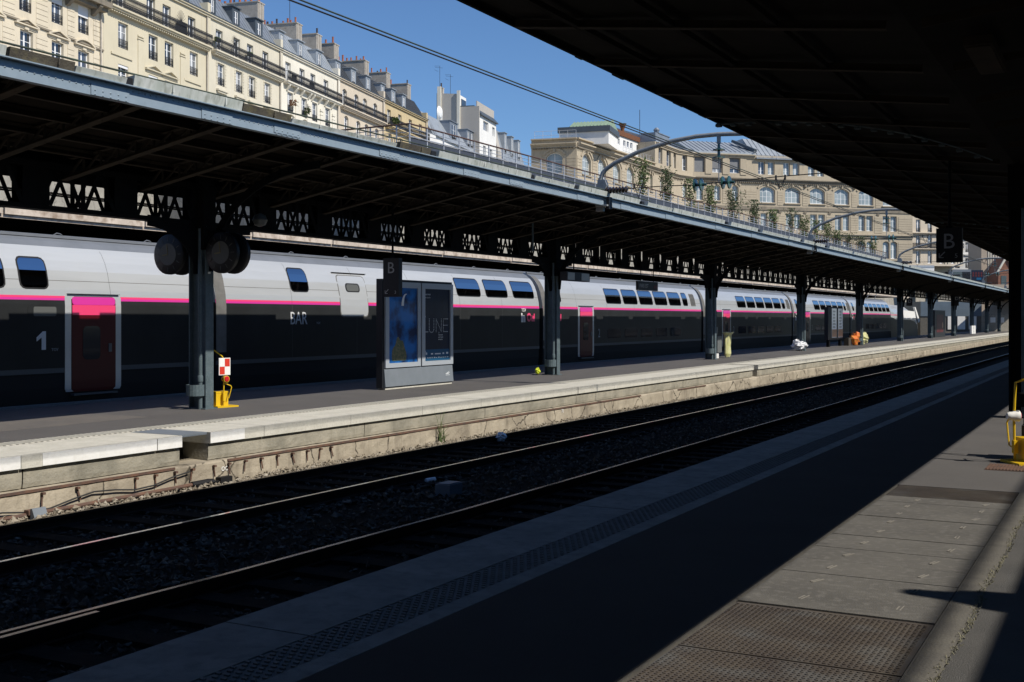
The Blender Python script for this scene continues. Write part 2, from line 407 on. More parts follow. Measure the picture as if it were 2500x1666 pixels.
stones('ballast_stones', [
    (-11.1, -9.72, 4, 60, -.785, 5200, .02, .045, 1.6),
    (-9.45, -7.5, 4, 60, -.765, 9500, .02, .05, 1.7),
    (-7.0, -4.6, 3, 50, -.785, 4200, .02, .05, 1.6),
    (-9.3, -7.7, 5, 22, -.74, 60, .05, .085, 1.0)])

def rail_mesh(path, mats=('rail_side', 'rail_top')):
    m = MB()
    for (x0, y0), (x1, y1) in zip(path, path[1:]):
        m.k = 0
        m.bar((x0, y0, PZ - .015), (x1, y1, PZ - .015), .068, .03)
        m.bar((x0, y0, PZ - .075), (x1, y1, PZ - .075), .018, .09)
        m.bar((x0, y0, PZ - .135), (x1, y1, PZ - .135), .14, .03)
        m.k = 1
        m.bar((x0, y0, PZ + .002), (x1, y1, PZ + .002), .052, .004)
    return m, list(mats)
def track(label, rails, xs, sleepers, group='railway tracks between the platforms'):
    t = thing('railway_track', label, 'railway track', (xs, 0, -.80), group)
    for path, mt in rails:
        m, mats = rail_mesh(path, mt); build(m, 'rail', mats, t)
    sm = MB(); sm.box(-1.25, 1.25, -.12, .12, 0, .045); me = sm.mesh('sleeper', 'sleeper')
    for k in range(sleepers):
        inst(me, 'sleeper', t, (random.uniform(-.04, .04), -1 + k * .62, 0), random.uniform(-.01, .01))
    return t
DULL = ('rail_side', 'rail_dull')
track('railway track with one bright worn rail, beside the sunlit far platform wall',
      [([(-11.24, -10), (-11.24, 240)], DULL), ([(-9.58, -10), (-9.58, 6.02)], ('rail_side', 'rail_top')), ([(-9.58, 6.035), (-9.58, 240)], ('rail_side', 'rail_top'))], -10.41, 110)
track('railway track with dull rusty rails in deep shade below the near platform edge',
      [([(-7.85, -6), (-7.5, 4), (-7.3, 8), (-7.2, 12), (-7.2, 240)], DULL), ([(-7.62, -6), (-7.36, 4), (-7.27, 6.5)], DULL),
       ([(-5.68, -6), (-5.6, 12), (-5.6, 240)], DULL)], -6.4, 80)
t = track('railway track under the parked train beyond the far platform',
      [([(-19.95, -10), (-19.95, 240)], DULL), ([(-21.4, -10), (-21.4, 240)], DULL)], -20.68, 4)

# ---- near platform (under the camera)
np_ = tag(MB().box(-4.30, 2.40, -20, 240, -1.0, -.035) and build(MB().box(-4.30, 2.40, -20, 240, -1.0, -.035), 'platform', 'platform_beam'), kind='structure')
def piece(par, name, mat, x0, x1, y0, y1, z0=-.034, z1=0.0):
    return build(MB().box(x0, x1, y0, y1, z0, z1), name, mat, par)
y = -2.0; k = 0
while y < 60:
    y1 = y + 2.3
    piece(np_, 'coping_slab', 'coping_dark', -4.47, -3.88, y + .006, y1 - .006, -.18, random.uniform(-.003, .001)); y = y1
piece(np_, 'coping_strip', 'coping_dark', -4.47, -3.88, y, 240, -.18, 0)
piece(np_, 'coping_strip', 'coping_dark', -4.47, -3.88, -20, -2.0, -.18, 0)
piece(np_, 'tactile_base', 'tactile_dark', -3.872, -3.60, -20, 240, -.034, -.004)
piece(np_, 'smooth_band', 'coping_dark', -3.592, -3.445, -20, 240, -.034, -.001)
m = MB()
for i in range(int(26 / .052)):
    yy = 2.2 + i * .052
    for j in range(5):
        xx = -3.85 + .055 * j + (.027 if i % 2 else 0)
        m.prism([(xx - .014, yy - .012), (xx + .014, yy - .012), (xx + .008, yy + .012), (xx - .02, yy + .012)], -.004, .004, 'z')
stuff(build(m, 'tactile_studs', 'tactile_dark', np_))
m = MB()
for i in range(120):
    yy = 28.3 + i * .3
    m.box(-3.85, -3.62, yy, yy + .15, -.004, .003)
stuff(build(m, 'tactile_ribs', 'tactile_dark', np_))
piece(np_, 'asphalt_surface', 'asphalt_shaded', -3.437, -2.12, -20, 240)
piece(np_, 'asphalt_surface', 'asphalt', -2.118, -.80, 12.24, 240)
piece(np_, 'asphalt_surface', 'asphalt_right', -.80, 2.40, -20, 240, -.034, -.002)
piece(np_, 'concrete_border', 'concrete_edge', -.942, -.803, -20, 12.238, -.034, .002)
for x in (-2.114, -.955): piece(np_, 'steel_edge', 'concrete_edge', x, x + .012, 1.0, 12.236, -.034, .002)
ed = [6.75, 7.27, 7.73, 8.19, 8.67, 9.22, 9.75, 10.2, 10.63, 11.09, 11.46]
slot = MB()
slot.bar((-.004, -.06, 0), (.012, .06, 0), .006, .004); slot.bar((-.024, -.05, 0), (-.012, .045, 0), .008, .003); slot.box(-.022, -.002, -.064, -.058, -.002, .0015)
slotme = slot.mesh('lifting_slot', 'slot_rim')
for a, b in zip(ed, ed[1:]):
    sl = build(MB().box(-2.088, -.962, a + .005, b - .005, -.034, random.uniform(-.003, .001)), 'paving_slab', 'concrete_slab', np_)
    for xx in (-1.78, -1.17): inst(slotme, 'lifting_slot', sl, (xx + random.uniform(-.03, .03), (a + b) / 2, .001), random.uniform(-.25, .1))
gr = build(MB().box(-2.088, -.962, 11.465, 12.236, -.034, -.028), 'drain_grating', 'dark_pit', np_)
m = MB()
for i in range(17): m.box(-2.085, -.965, 11.475 + i * .0445, 11.498 + i * .0445, -.026, -.001)
build(m, 'grating_bars', 'tread_plate', gr)
for a, b in ((5.70, 6.745), (4.55, 5.69), (3.4, 4.54), (2.2, 3.39)):
    pl = build(MB().box(-2.088, -.962, a + .006, b - .006, -.034, -.006), 'steel_plate', 'tread_plate', np_)
    m = MB(); ny = int((b - a - .03) / .03)
    for i in range(ny):
        for j in range(36):
            xx = -2.068 + j * .0305; yy = a + .025 + i * .03; d = 1 if (i + j) % 2 else -1
            m.prism([(xx - .010, yy - .003 * d), (xx, yy - .0035), (xx + .010, yy + .003 * d), (xx, yy + .0035)], -.006, -.0015, 'z')
    stuff(build(m, 'tread_lozenges', 'rail_side' if 0 else 'tread_plate', pl))
m = MB()
for i in range(900):
    yy = random.uniform(3, 13); xx = -.80 + random.gauss(0, .010) + .012 * math.sin(yy * 3); h_ = random.uniform(.003, .014)
    m.bar((xx, yy, -.004), (xx + random.uniform(-.02, .02), yy + random.uniform(-.02, .02), h_), .005, .003)
tag(build(m, 'dry_grass_fringe', 'grass_dry'), kind='stuff')

# ---- far platform
fp = tag(build(MB().box(-19.0, -12.96, -20, 215, -1.0, -.035), 'platform', 'platform_beam'), kind='structure')
piece(fp, 'asphalt_surface', 'asphalt', -18.45, -13.66, -20, 215)
piece(fp, 'patched_surface', 'asphalt_patch', -16.9, -15.0, 6, 14.5, .0005, .004)
joints = [0.2, 2.6, 5.0, 7.35, 9.66, 11.93, 12.42, 12.99, 14.21, 16.52, 18.85, 21.15, 23.48, 26.02, 28.3, 30.5, 32.66, 34.9, 37.1, 39.2, 41.2, 41.75, 44, 46.4, 48.7, 51, 53.4, 55.7, 58, 60.4, 62.7, 65, 68.6, 71]
for i, (a, b) in enumerate(zip(joints, joints[1:])):
    if abs(a - 12.42) < .01:
        piece(fp, 'cover_plate', 'panel_grey', -13.19, -12.21, a + .006, b - .006, -.035, .003)
        piece(fp, 'recess_wall', 'dark_pit', -12.95, -12.90, a, b, -.6, -.04)
        continue
    gap = .03 if abs(b - 26.02) < .01 else .004
    if abs(a - 41.2) < .01: continue
    sl = piece(fp, 'coping_slab', 'coping', -13.2, -12.15, a + .004, b - gap, -.17, random.uniform(-.002, .002))
    if 7 < a < 14.0:
        build(MB().box(-12.149, -12.144, a + (.006 if a != 9.66 else .32), b - .01 if b != 14.21 else 13.75, -.165, -.004), 'white_edge_paint', 'white_paint', sl)
piece(fp, 'coping_strip', 'coping', -13.2, -12.15, 71, 215, -.17, 0)
piece(fp, 'coping_strip', 'coping', -13.2, -12.15, -20, .2, -.17, 0)
piece(fp, 'tactile_base', 'tactile', -13.655, -13.205, -20, 215, -.034, -.002)
m = MB()
for i in range(int(68 / .1)):
    yy = 4 + i * .1; m.box(-13.60, -13.25, yy, yy + .055, -.002, .006)
stuff(build(m, 'tactile_ribs', 'coping', fp))
piece(fp, 'coping_strip', 'coping_dark', -19.15, -18.9, -20, 215, -.17, 0)
piece(fp, 'tactile_base', 'tactile_dark', -18.897, -18.455, -20, 215, -.034, -.002)
m = MB()
for i in range(int(60 / .14)):
    yy = 6 + i * .14; m.prism([(-18.86, yy), (-18.5, yy + .06), (-18.5, yy + .12), (-18.86, yy + .06)], -.002, .007, 'z')
stuff(build(m, 'tactile_ribs', 'coping_dark', fp))
# wall under the coping: recessed beam, ledge with rusty angle iron, lower wall
bj = [-20, 9.72, 12.42, 12.99, 17.0, 21.4, 26.0, 33, 41.2, 41.75, 52, 64, 80, 110, 150, 215]
for a, b in zip(bj, bj[1:]):
    if abs(a - 12.42) < .01 or abs(a - 41.2) < .01: continue
    m = MB(); rough_strip(m, a + .01, b - .01, [(-12.21, -.42), (-12.20, -.36), (-12.198, -.27), (-12.20, -.172)], .16 if 0 < a < 60 else 3, .004); m.face([(-12.21, b - .01, -.42), (-12.7, b - .01, -.42), (-12.7, b - .01, -.17), (-12.20, b - .01, -.17)]); m.face([(-12.21, a + .01, -.42), (-12.20, a + .01, -.17), (-12.7, a + .01, -.17), (-12.7, a + .01, -.42)]); build(m, 'wall_beam', 'platform_beam', fp)
m = MB()
LW = [(-12.08, -1.0), (-12.082, -.78), (-12.08, -.70), (-12.083, -.62), (-12.085, -.53), (-12.09, -.462), (-12.11, -.437), (-12.97, -.405)]
rough_strip(m, 3, 60, LW, .16, .0045)
for a_, b_ in ((-20, 3), (60, 215)): rough_strip(m, a_, b_, LW, 4.0, .004)
build(m, 'lower_wall', 'platform_wall', fp)
for a, b in ((-20, 12.2), (13.3, 30.0), (33.0, 35.6)):
    m = MB(); m.bar((-12.082, a, -.45), (-12.082, b, -.45), .022, .034); build(m, 'rusty_edge', 'rust_pipe', fp)
hooks = [9.0, 9.91, 10.45, 11.45, 11.81, 12.19, 12.53, 12.98, 13.3, 13.67, 14.04, 14.43, 14.8, 15.19, 15.54, 15.83]
for yy in hooks:
    m = MB(); dy = random.uniform(-.05, .05)
    m.bar((-12.07, yy, -.50), (-12.05, yy + dy, -.66), .014, .022); m.box(-12.075, -12.03, yy - .02, yy + .025, -.515, -.485)
    build(m, 'cable_hook', 'rust_pipe', fp)
m = MB(); m.tube([(-12.02, 5, -.73), (-12.0, 9.5, -.725), (-12.0, 12.0, -.715), (-12.0, 12.5, -.71)], .028, 8)
tag(build(m, 'pipe', 'rust_pipe', smooth=True), 'rusty pipe lying on the stones along the foot of the far platform wall', 'pipe')
m = MB(); m.tube([(-12.03, 8.0, -.76)] + [(-12.03, 8.6 + i * .35, -.70 + .05 * math.sin(i * 1.3) + .012 * i) for i in range(12)] , .011, 6)
tag(build(m, 'cable', 'cable', smooth=True), 'black cable sagging between the hooks on the far platform wall', 'cable')
b_ = thing('junction_box', 'pale grey metal cover plate leaning on the rusty pipe at far platform wall', 'box', (-11.9, 9.72, -.78))
build(MB().prism([(-11.93, -.78), (-11.84, -.78), (-11.90, -.64), (-11.93, -.64)], 9.62, 9.82, 'y'), 'cover', 'panel_grey', b_)
build(MB().box(-12.02, -11.935, 9.6, 9.84, -.72, -.66), 'bracket', 'rust_pipe', b_)
b_ = thing('pipe_joint', 'black clamp and joint at the end of the rusty pipe by the tracks', 'pipe joint', (-11.95, 12.7, -.78))
m = MB(); m.tube([(-12.0, 12.45, -.71), (-11.97, 12.75, -.70), (-11.96, 12.85, -.71)], .045, 8); build(m, 'sleeve', 'black', b_, smooth=True)
m = MB(); m.box(-12.0, -11.9, 12.95, 13.2, -.76, -.66); m.bar((-11.95, 12.5, -.74), (-11.95, 12.95, -.72), .04, .04); build(m, 'clamp', 'black', b_)
text('chalk_mark', 'oo', .15, 'white_paint', fp, (-12.078, 13.15, -.60), (0, 1, 0), (0, 0, 1), ext=.001)
text('chalk_mark', '70', .13, 'white_paint', fp, (-12.078, 24.9, -.57), (0, 1, 0), (0, 0, 1), ext=.001)
m = MB()
for i in range(26):
    a = random.uniform(0, 6.28); rr = random.uniform(.02, .16); hh = random.uniform(.12, .42) if i > 3 else .62
    bx, by = -12.0 + random.uniform(-.03, .03), 19.3 + random.uniform(-.1, .1)
    m.tube([(bx, by, -.76), (bx + rr * .4 * math.cos(a), by + rr * .4 * math.sin(a), -.76 + hh * .7), (bx + rr * math.cos(a), by + rr * 1.4 * math.sin(a), -.76 + hh)], .007, 4, .002)
tag(build(m, 'grass_tuft', 'leaf'), 'tall green grass tuft growing at the foot of the far platform wall', 'plant')
def crumple(name, label, cat, c, r, mat, squash=.8, n=10, jitter=.25, parent=None):
    m = MB(); ring = []
    for i in range(1, n):
        a = math.pi * i / n; row = []
        for j in range(n + 2):
            b = 2 * math.pi * j / (n + 2); q = 1 + random.uniform(-jitter, jitter)
            row.append((c[0] + r[0] * q * math.sin(a) * math.cos(b), c[1] + r[1] * q * math.sin(a) * math.sin(b), max(c[2], c[2] + r[2] + r[2] * q * math.cos(a))))
        ring.append(m._a(row))
    k = n + 2
    for i in range(n - 2): m._fs([(ring[i] + j, ring[i] + (j + 1) % k, ring[i + 1] + (j + 1) % k, ring[i + 1] + j) for j in range(k)])
    m._fs([tuple(ring[0] + j for j in range(k)), tuple(ring[-1] + j for j in range(k))[::-1]])
    o = build(m, name, mat, parent)
    return tag(o, label, cat) if label else o
crumple('plastic_bag', 'pale crumpled plastic bag caught against the rail below the sunlit wall', 'bag', (-11.15, 20.2, -.78), (.10, .13, .10), 'bag_white')
m = MB(); m.box(-8.62, -8.38, 13.7, 14.05, -.79, -.63); m.box(-8.60, -8.40, 13.72, 14.03, -.628, -.615)
tag(build(m, 'junction_box', 'plastic_blue'), 'small blue-grey box standing on the ballast between the tracks', 'box')
m = MB(); m.tube([(-9.35, 14.6, -.74), (-9.28, 14.75, -.73)], .035, 8)
tag(build(m, 'drink_can', 'bag_white', smooth=True), 'crushed pale drink can lying on the dark ballast', 'can')

# ---- terrace behind the station, its stone retaining wall
tr = tag(build(MB().box(-400, -33.1, 49.2, 420, -1.0, 10.5), 'terrace', 'masonry'), kind='structure')
tag(build(MB().box(-400, -50, -120, 49.19, -1.0, 10.49), 'terrace', 'masonry'), kind='structure')
m = MB(); m.box(-33.4, -32.35, 48.6, 420, 10.1, 10.40); build(m, 'terrace_kerb', 'coping', tr)

# ---- right-hand platform beyond the next track (only its canopy shade reaches the picture)
rp = tag(build(MB().box(5.6, 13.2, -20, 240, -1.0, 0.0), 'platform', 'asphalt'), kind='structure')
# ================================================================== CANOPIES
Y0, Y1 = -14.0, 176.0
def zroof(d):  # far canopy roof top line, d = distance left of camera
    return 4.80 + (4.36 - 4.80) * (d - 11.8) / (15.3 - 11.8) if d < 15.3 else 4.36 + (4.80 - 4.36) * (d - 15.3) / .95
fc = thing('platform_canopy', 'long riveted steel canopy with blue-grey edge beam over the far platform', 'canopy', (-14.0, 12, 0))
m = MB()
m.prism([(-11.79, 4.80), (-15.3, 4.36), (-16.05, 4.76), (-16.05, 4.79), (-15.3, 4.40), (-11.79, 4.845)], Y0, Y1, 'y')
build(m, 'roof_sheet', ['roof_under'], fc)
m = MB()
m.box(-11.82, -11.795, Y0, Y1, 4.59, 4.795); m.box(-11.93, -11.70, Y0, Y1, 4.797, 4.812)
m.box(-11.90, -11.822, Y0, Y1, 4.59, 4.602)
build(m, 'edge_beam', 'steel_blue', fc)
for yy in [8.7, 10.75, 12.75, 14.34, 17.2, 20.13, 22.07, 25.5, 28.2, 31.5, 36, 40, 45, 50, 56, 62]:
    build(MB().box(-11.792, -11.782, yy - .32, yy + .32, 4.62 if random.random() < .5 else 4.592, 4.74), 'splice_plate', 'steel_blue', fc)
m = MB()
def rivet(x, y, z, r=.017):
    b = m._a([(x, y + r * math.cos(a), z + r * math.sin(a)) for a in [i * math.pi / 3 for i in range(6)]] + [(x + r * .8, y, z)])
    m._fs([(b + i, b + (i + 1) % 6, b + 6) for i in range(6)])
yy = 6.0
while yy < 60:
    rivet(-11.794, yy, 4.755 if int(yy / 2.2) % 2 else 4.70); yy += .105
for yy in [8.7, 10.75, 12.75, 14.34, 17.2, 20.13, 22.07, 25.5, 28.2]:
    for k in range(5):
        for zz in (4.605, 4.66): rivet(-11.781, yy - .26 + k * .13, zz)
stuff(build(m, 'rivets', 'steel_blue', fc))
cuts = [(3, 9.1, 'gutter_pale', 0), (9.15, 10.1, 'gutter_moss', 0), (10.12, 10.95, 'gutter_pale', -.04), (11.08, 13.2, 'gutter_pale', .02), (13.22, 14.33, 'gutter_moss', 0), (14.36, 17.3, 'gutter_pale', -.05), (17.42, 18.45, 'gutter_moss', 0),
        (18.75, 22.6, 'gutter_pale', .0), (22.8, 24.85, 'gutter_pale', -.03), (25.12, 29.0, 'gutter_pale', 0), (29.6, 31.5, 'gutter_pale', -.02), (31.6, 36.4, 'gutter_pale', 0), (37.1, 40.2, 'gutter_pale', 0),
        (40.8, 44.35, 'gutter_pale', -.02), (44.5, 46.2, 'gutter_pale', 0), (46.8, 50.4, 'gutter_pale', 0), (51.3, 56, 'gutter_pale', 0), (56.4, 63, 'gutter_pale', 0), (63.5, 72, 'gutter_pale', 0), (72.6, 90, 'gutter_pale', 0), (90.5, 120, 'gutter_pale', 0), (120.5, Y1, 'gutter_pale', 0)]
for a, b, mt, dz in cuts:
    m = MB(); m.prism([(-11.86, 4.815), (-11.72, 4.815), (-11.69, 4.93 + dz), (-11.70, 4.935 + dz), (-11.86, 4.92 + dz)], a, b, 'y')
    yy = a + .7
    while yy < b - .2 and yy < 60: m.box(-11.72, -11.683, yy - .012, yy + .012, 4.84, 4.925 + dz); yy += 1.05
    build(m, 'gutter_section', mt, fc)
for yy in (11.02, 13.21, 18.6, 22.7, 25.0, 29.3, 36.75, 40.5, 46.5, 50.85):
    build(MB().box(-11.88, -11.73, yy - .09, yy + .09, 4.813, 4.91), 'gutter_outlet', 'black', fc)
m = MB(); m.tube([(-11.78, -5, 4.97), (-11.78, 3, 4.985), (-11.78, 30, 4.985)], .014, 6); build(m, 'cable_pipe', 'cable_green', fc, smooth=True)
# rear gutter with gaps
m = MB(); yy = Y0; k = 0
while yy < 130:
    L = random.uniform(1.6, 3.4); m.box(-16.13, -16.0, yy, yy + L, 4.795, 4.88); yy += L + random.uniform(.25, .9)
m.box(-16.10, -16.052, Y0, Y1, 4.62, 4.793)
build(m, 'rear_gutter', 'gutter_pale', fc)
# rib trusses
m = MB()
A = lambda d: (-(d), 0)
def zb(d): return 4.63 + (3.98 - 4.63) * (d - 11.85) / (15.5 - 11.85)
m.bar((-11.83, 0, zb(11.83)), (-15.5, 0, zb(15.5)), .15, .014); m.bar((-11.83, 0, zb(11.83) + .03), (-15.5, 0, zb(15.5) + .03), .014, .06)
m.bar((-11.83, 0, 4.765), (-15.3, 0, 4.325), .09, .012); m.bar((-15.3, 0, 4.325), (-16.04, 0, 4.72), .09, .012); m.bar((-15.6, 0, 4.1), (-16.0, 0, 4.64), .08, .02)
n = 9
for i in range(n):
    d0 = 11.9 + i * (3.5 / n); d1 = d0 + 3.5 / n
    m.bar((-d0, 0, zb(d0)), (-d0, 0, zroof(d0) - .03), .03, .03, (1, 0, 0))
    m.bar((-d0, 0, zroof(d0) - .03), (-d1, 0, zb(d1)), .03, .03, (0, 1, 0))
ribme = m.mesh('rib_truss', 'steel_under')
for k in range(100):
    yy = 1.73 * k - 9.35
    if yy < Y1: inst(ribme, 'rib_truss', fc, (14.0, yy - 12, 0))
for d in (12.55, 13.3, 14.05, 14.8):
    m = MB(); m.box(-d - .03, -d + .03, Y0, Y1, zroof(d) - .055, zroof(d) - .012); m.box(-d - .012, -d + .012, Y0, Y1, zroof(d) - .12, zroof(d) - .055); m.box(-d - .04, -d + .04, Y0, Y1, zroof(d) - .135, zroof(d) - .12); build(m, 'purlin', 'steel_under', fc)
# longitudinal lattice girder on the column line
for z0, z1 in ((3.47, 3.545), (4.16, 4.25)):
    m = MB(); m.box(-15.74, -15.46, Y0, Y1, z0, z0 + .015)
    for x in (-15.74, -15.47): m.box(x, x + .012, Y0, Y1, z0 + .015, z1)
    build(m, 'girder_chord', 'girder_dark', fc)
build(MB().box(-15.62, -15.58, Y0, Y1, 4.165, 4.475), 'girder_web', 'girder_dark', fc)
m = MB()
for x in (-15.73, -15.475):
    m.bar((x, -.30, 3.545), (x, -.30, 4.16), .32, .012, (1, 0, 0)) if 0 else m.box(x - .005, x + .005, -.94, -.68, 3.546, 4.159)
    m.box(x - .005, x + .005, .68, .935, 3.546, 4.159)
    for s in (-1, 1):
        m.bar((x, s * .67, 3.55), (x, s * .38, 4.15), .075, .01, (1, 0, 0)); m.bar((x, s * .05, 3.55), (x, s * .33, 4.15), .075, .01, (1, 0, 0))
    m.box(x - .005, x + .005, -.68, .68, 3.735, 3.765)
    m.box(x - .005, x + .005, -.045, .045, 3.546, 4.159)
m.prism([(-.68, 3.96), (.68, 3.96), (.68, 4.159), (-.68, 4.159)], -15.62, -15.60, 'x')
gme = m.mesh('girder_panel', 'girder_dark')
for k in range(96):
    yy = 16.34 - 1.875 * 15 + .9375 + k * 1.875
    if yy < Y1 - 1: inst(gme, 'girder_panel', fc, (14.0, yy - 12, 0))

# columns: one thing each, fifteen metres apart
def column_parts(t):
    m = MB(); y = 0
    m.box(-15.32, -15.295, -.105, .105, 0, 3.5); m.box(-15.72, -15.695, -.105, .105, 0, 3.5); m.box(-15.70, -15.315, -.012, .012, 0, 3.5)
    m.box(-15.78, -15.25, -.16, .16, 0, .02)
    build(m, 'shaft', 'steel_grey', t, local=True)
    m = MB()
    for i in range(22):
        z = .08 + i * .16
        for yy in (-.085, .085):
            r_ = .011; b = m._a([(-15.294, yy + r_ * math.cos(a), z + r_ * math.sin(a)) for a in [q * math.pi / 3 for q in range(6)]] + [(-15.286, yy, z)])
            m._fs([(b + q, b + (q + 1) % 6, b + 6) for q in range(6)])
    stuff(build(m, 'rivets', 'steel_grey', t, local=True))
    m = MB(); m.tube([(-15.40, -.14, 0), (-15.40, -.14, 3.4)], .042, 10); m.lathe([(.055, 0), (.055, .1), (.045, .12)], (-15.40, -.14, .52), 'z', 10); build(m, 'downpipe', 'steel_grey', t, local=True, smooth=True)
    m = MB(); pts = [(-15.32, -.12)] + [(-15.47 + .16 * math.cos(a), -.20 + .16 * math.sin(a)) for a in [R(-20 - i * 20) for i in range(9)]] + [(-15.68, -.12)]
    for p, q in zip(pts, pts[1:]): m.bar((p[0], p[1], .36), (q[0], q[1], .36), .012, .21)
    build(m, 'pipe_guard', 'steel_grey', t, local=True)
    for s in (-1, 1):
        m = MB(); arc = [(s * (.10 + 1.25 * (1 - math.cos(a))), 2.55 + .92 * math.sin(a)) for a in [i * math.pi / 18 for i in range(10)]]
        for p, q in zip(arc, arc[1:]): m.bar((-15.5, p[0], p[1]), (-15.5, q[0], q[1]), .20, .03, (1, 0, 0))
        m.prism([(s * .1, 2.55)] + arc + [(s * .1, 3.47)], -15.51, -15.49, 'x')
        build(m, 'bracket', 'girder_dark', t, local=True)
    m = MB(); arc = [(-15.3 + 2.6 * (1 - math.cos(a)), 2.6 + 1.85 * math.sin(a)) for a in [i * math.pi / 20 for i in range(11)]]
    for p, q in zip(arc, arc[1:]): m.bar((p[0], 0, p[1]), (q[0], 0, q[1]), .14, .03, (0, 1, 0))
    build(m, 'curved_arm', 'girder_dark', t, local=True)
    m = MB(); m.box(-15.73, -15.29, -.16, .16, 3.0, 4.4); build(m, 'capital', 'girder_dark', t, local=True)
where = ['beside the red and white checkered board', 'beside the orange traffic cone and lime bottle', 'beside the bin stand with the hanging yellow sack', 'behind the crumpled white bag',
         'between the red bag and the yellow rubbish bag', 'just in front of the white train nose', 'just beyond the train nose', 'beyond the dark red board', 'behind the small white marker box', 'in front of the weathered wall', 'last before the frame edge']
first = None
for k in range(-1, 11):
    yy = 16.34 + 15.0 * k
    lab = 'riveted grey steel column on the far platform, ' + (where[k] if 0 <= k < len(where) else 'left of the picture near the camera')
    if first is None:
        first = thing('column', lab, 'column', (0, yy, 0), 'columns carrying the far canopy'); column_parts(first)
    else: copy_tree(first, (0, yy, 0), None, lab)
# small plates on the first column
f1 = [o for o in bpy.data.objects if o.name.startswith('column') and o.parent is None and abs(o.location.y - 16.34) < .01][0]
build(MB().box(-15.29, -15.28, 16.31, 16.37, 2.93, 3.0), 'number_plate', 'white', f1); build(MB().box(-15.29, -15.28, 16.29, 16.35, 2.55, 2.585), 'number_plate', 'white', f1)

# ---- the canopy over the camera
def zour(x):  # underside
    return 4.80 - (4.80 - 4.34) * (x + 5.78) / 4.03 if x < -1.75 else 4.34 + (4.84 - 4.34) * (x + 1.75) / 4.49
oc = thing('platform_canopy', 'dark canopy overhead above the near platform, seen from below in black shade', 'canopy', (-1.5, 12, 0))
m = MB()
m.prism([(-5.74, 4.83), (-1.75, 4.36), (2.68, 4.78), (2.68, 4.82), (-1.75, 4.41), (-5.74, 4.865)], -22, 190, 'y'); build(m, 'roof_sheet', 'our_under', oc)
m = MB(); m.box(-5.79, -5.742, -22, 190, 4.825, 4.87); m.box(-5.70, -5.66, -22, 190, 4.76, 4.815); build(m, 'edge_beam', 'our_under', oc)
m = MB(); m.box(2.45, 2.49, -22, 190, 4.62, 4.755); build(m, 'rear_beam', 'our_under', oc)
m = MB()
yy = 9.0
while yy < 40:
    if random.random() < .35:
        L = random.uniform(.1, .5); m.box(-5.79, -5.745, yy, yy + L, 4.79 + random.uniform(0, .025), 4.824)
    yy += .55
stuff(build(m, 'crust', 'our_under', oc))
m = MB()
m.bar((-5.62, 0, 4.765), (-1.9, 0, 4.30), .012, .08); m.bar((-5.62, 0, 4.725), (-1.9, 0, 4.26), .10, .01)
m.bar((-1.6, 0, 4.28), (2.7, 0, 4.72), .012, .08)
m.mesh; ome = m.mesh('rib', 'steel_under')
for k in range(60):
    inst(ome, 'rib', oc, (1.5, 2.5 + 2.0 * k - 12, 0))
for x in (-4.9, -3.9, -2.9, -.4, .9, 2.0):
    m = MB(); m.box(x - .03, x + .03, -22, 190, zour(x) - .07, zour(x) - .012); build(m, 'purlin', 'our_under', oc)
for y0 in (17.3, 38.0, 58.0):   # arched lattice ribs
    m = MB(); N = 34; prev = None
    for i in range(N + 1):
        t_ = i / N; x = -5.7 + 4.0 * t_; z = 4.74 - .10 * t_ - .72 * t_ ** 2.6
        if prev: m.bar((prev[0], y0, prev[1]), (x, y0, z), .10, .012); m.box(min(prev[0], x), max(prev[0], x) - .04, y0 - .055, y0 + .055, (prev[1] + z) / 2 - .04, (prev[1] + z) / 2 - .012) if i % 2 else None
        prev = (x, z)
    build(m, 'arched_rib', 'steel_grey', oc)
# its columns
m = None
def near_col(y0, lab, first=[None]):
    if first[0]:
        return copy_tree(first[0], (0, y0, 0), None, lab)
    t = thing('column', lab, 'column', (0, y0, 0), 'columns carrying the near canopy'); first[0] = t
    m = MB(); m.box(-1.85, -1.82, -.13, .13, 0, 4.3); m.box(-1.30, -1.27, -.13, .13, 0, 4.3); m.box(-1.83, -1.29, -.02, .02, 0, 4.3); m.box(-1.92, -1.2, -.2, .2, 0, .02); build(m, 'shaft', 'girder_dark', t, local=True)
    m = MB(); m.tube([(-1.6, -.15, 0), (-1.6, -.15, 4.2)], .05, 8); build(m, 'downpipe', 'steel_grey', t, local=True, smooth=True)
    m = MB(); m.lathe([(.16, 0), (.16, .22), (.14, .24)], (-1.57, -.16, .2), 'z', 12); build(m, 'pipe_guard', 'girder_dark', t, local=True)
    for s in (-1, 1):
        m = MB(); arc = [(s * (.12 + 1.3 * (1 - math.cos(a))), 2.6 + 1.35 * math.sin(a)) for a in [i * math.pi / 18 for i in range(10)]]
        m.prism([(s * .1, 2.6)] + arc + [(s * .1, 4.2)], -1.58, -1.54, 'x'); build(m, 'bracket', 'girder_dark', t, local=True)
    m = MB(); m.box(-1.85, -1.27, -.3, .3, 3.6, 4.34); build(m, 'capital', 'girder_dark', t, local=True)
    return t
for i, yy in enumerate((21.6, 36.6, 51.6, 66.6)):
    near_col(yy, ['dark column at the right edge of the picture behind the yellow stand', 'second dark column of the near canopy, hidden beyond the right frame edge', 'third dark column of the near canopy, beyond the right frame edge', 'fourth dark column of the near canopy, farthest along the platform'][i])
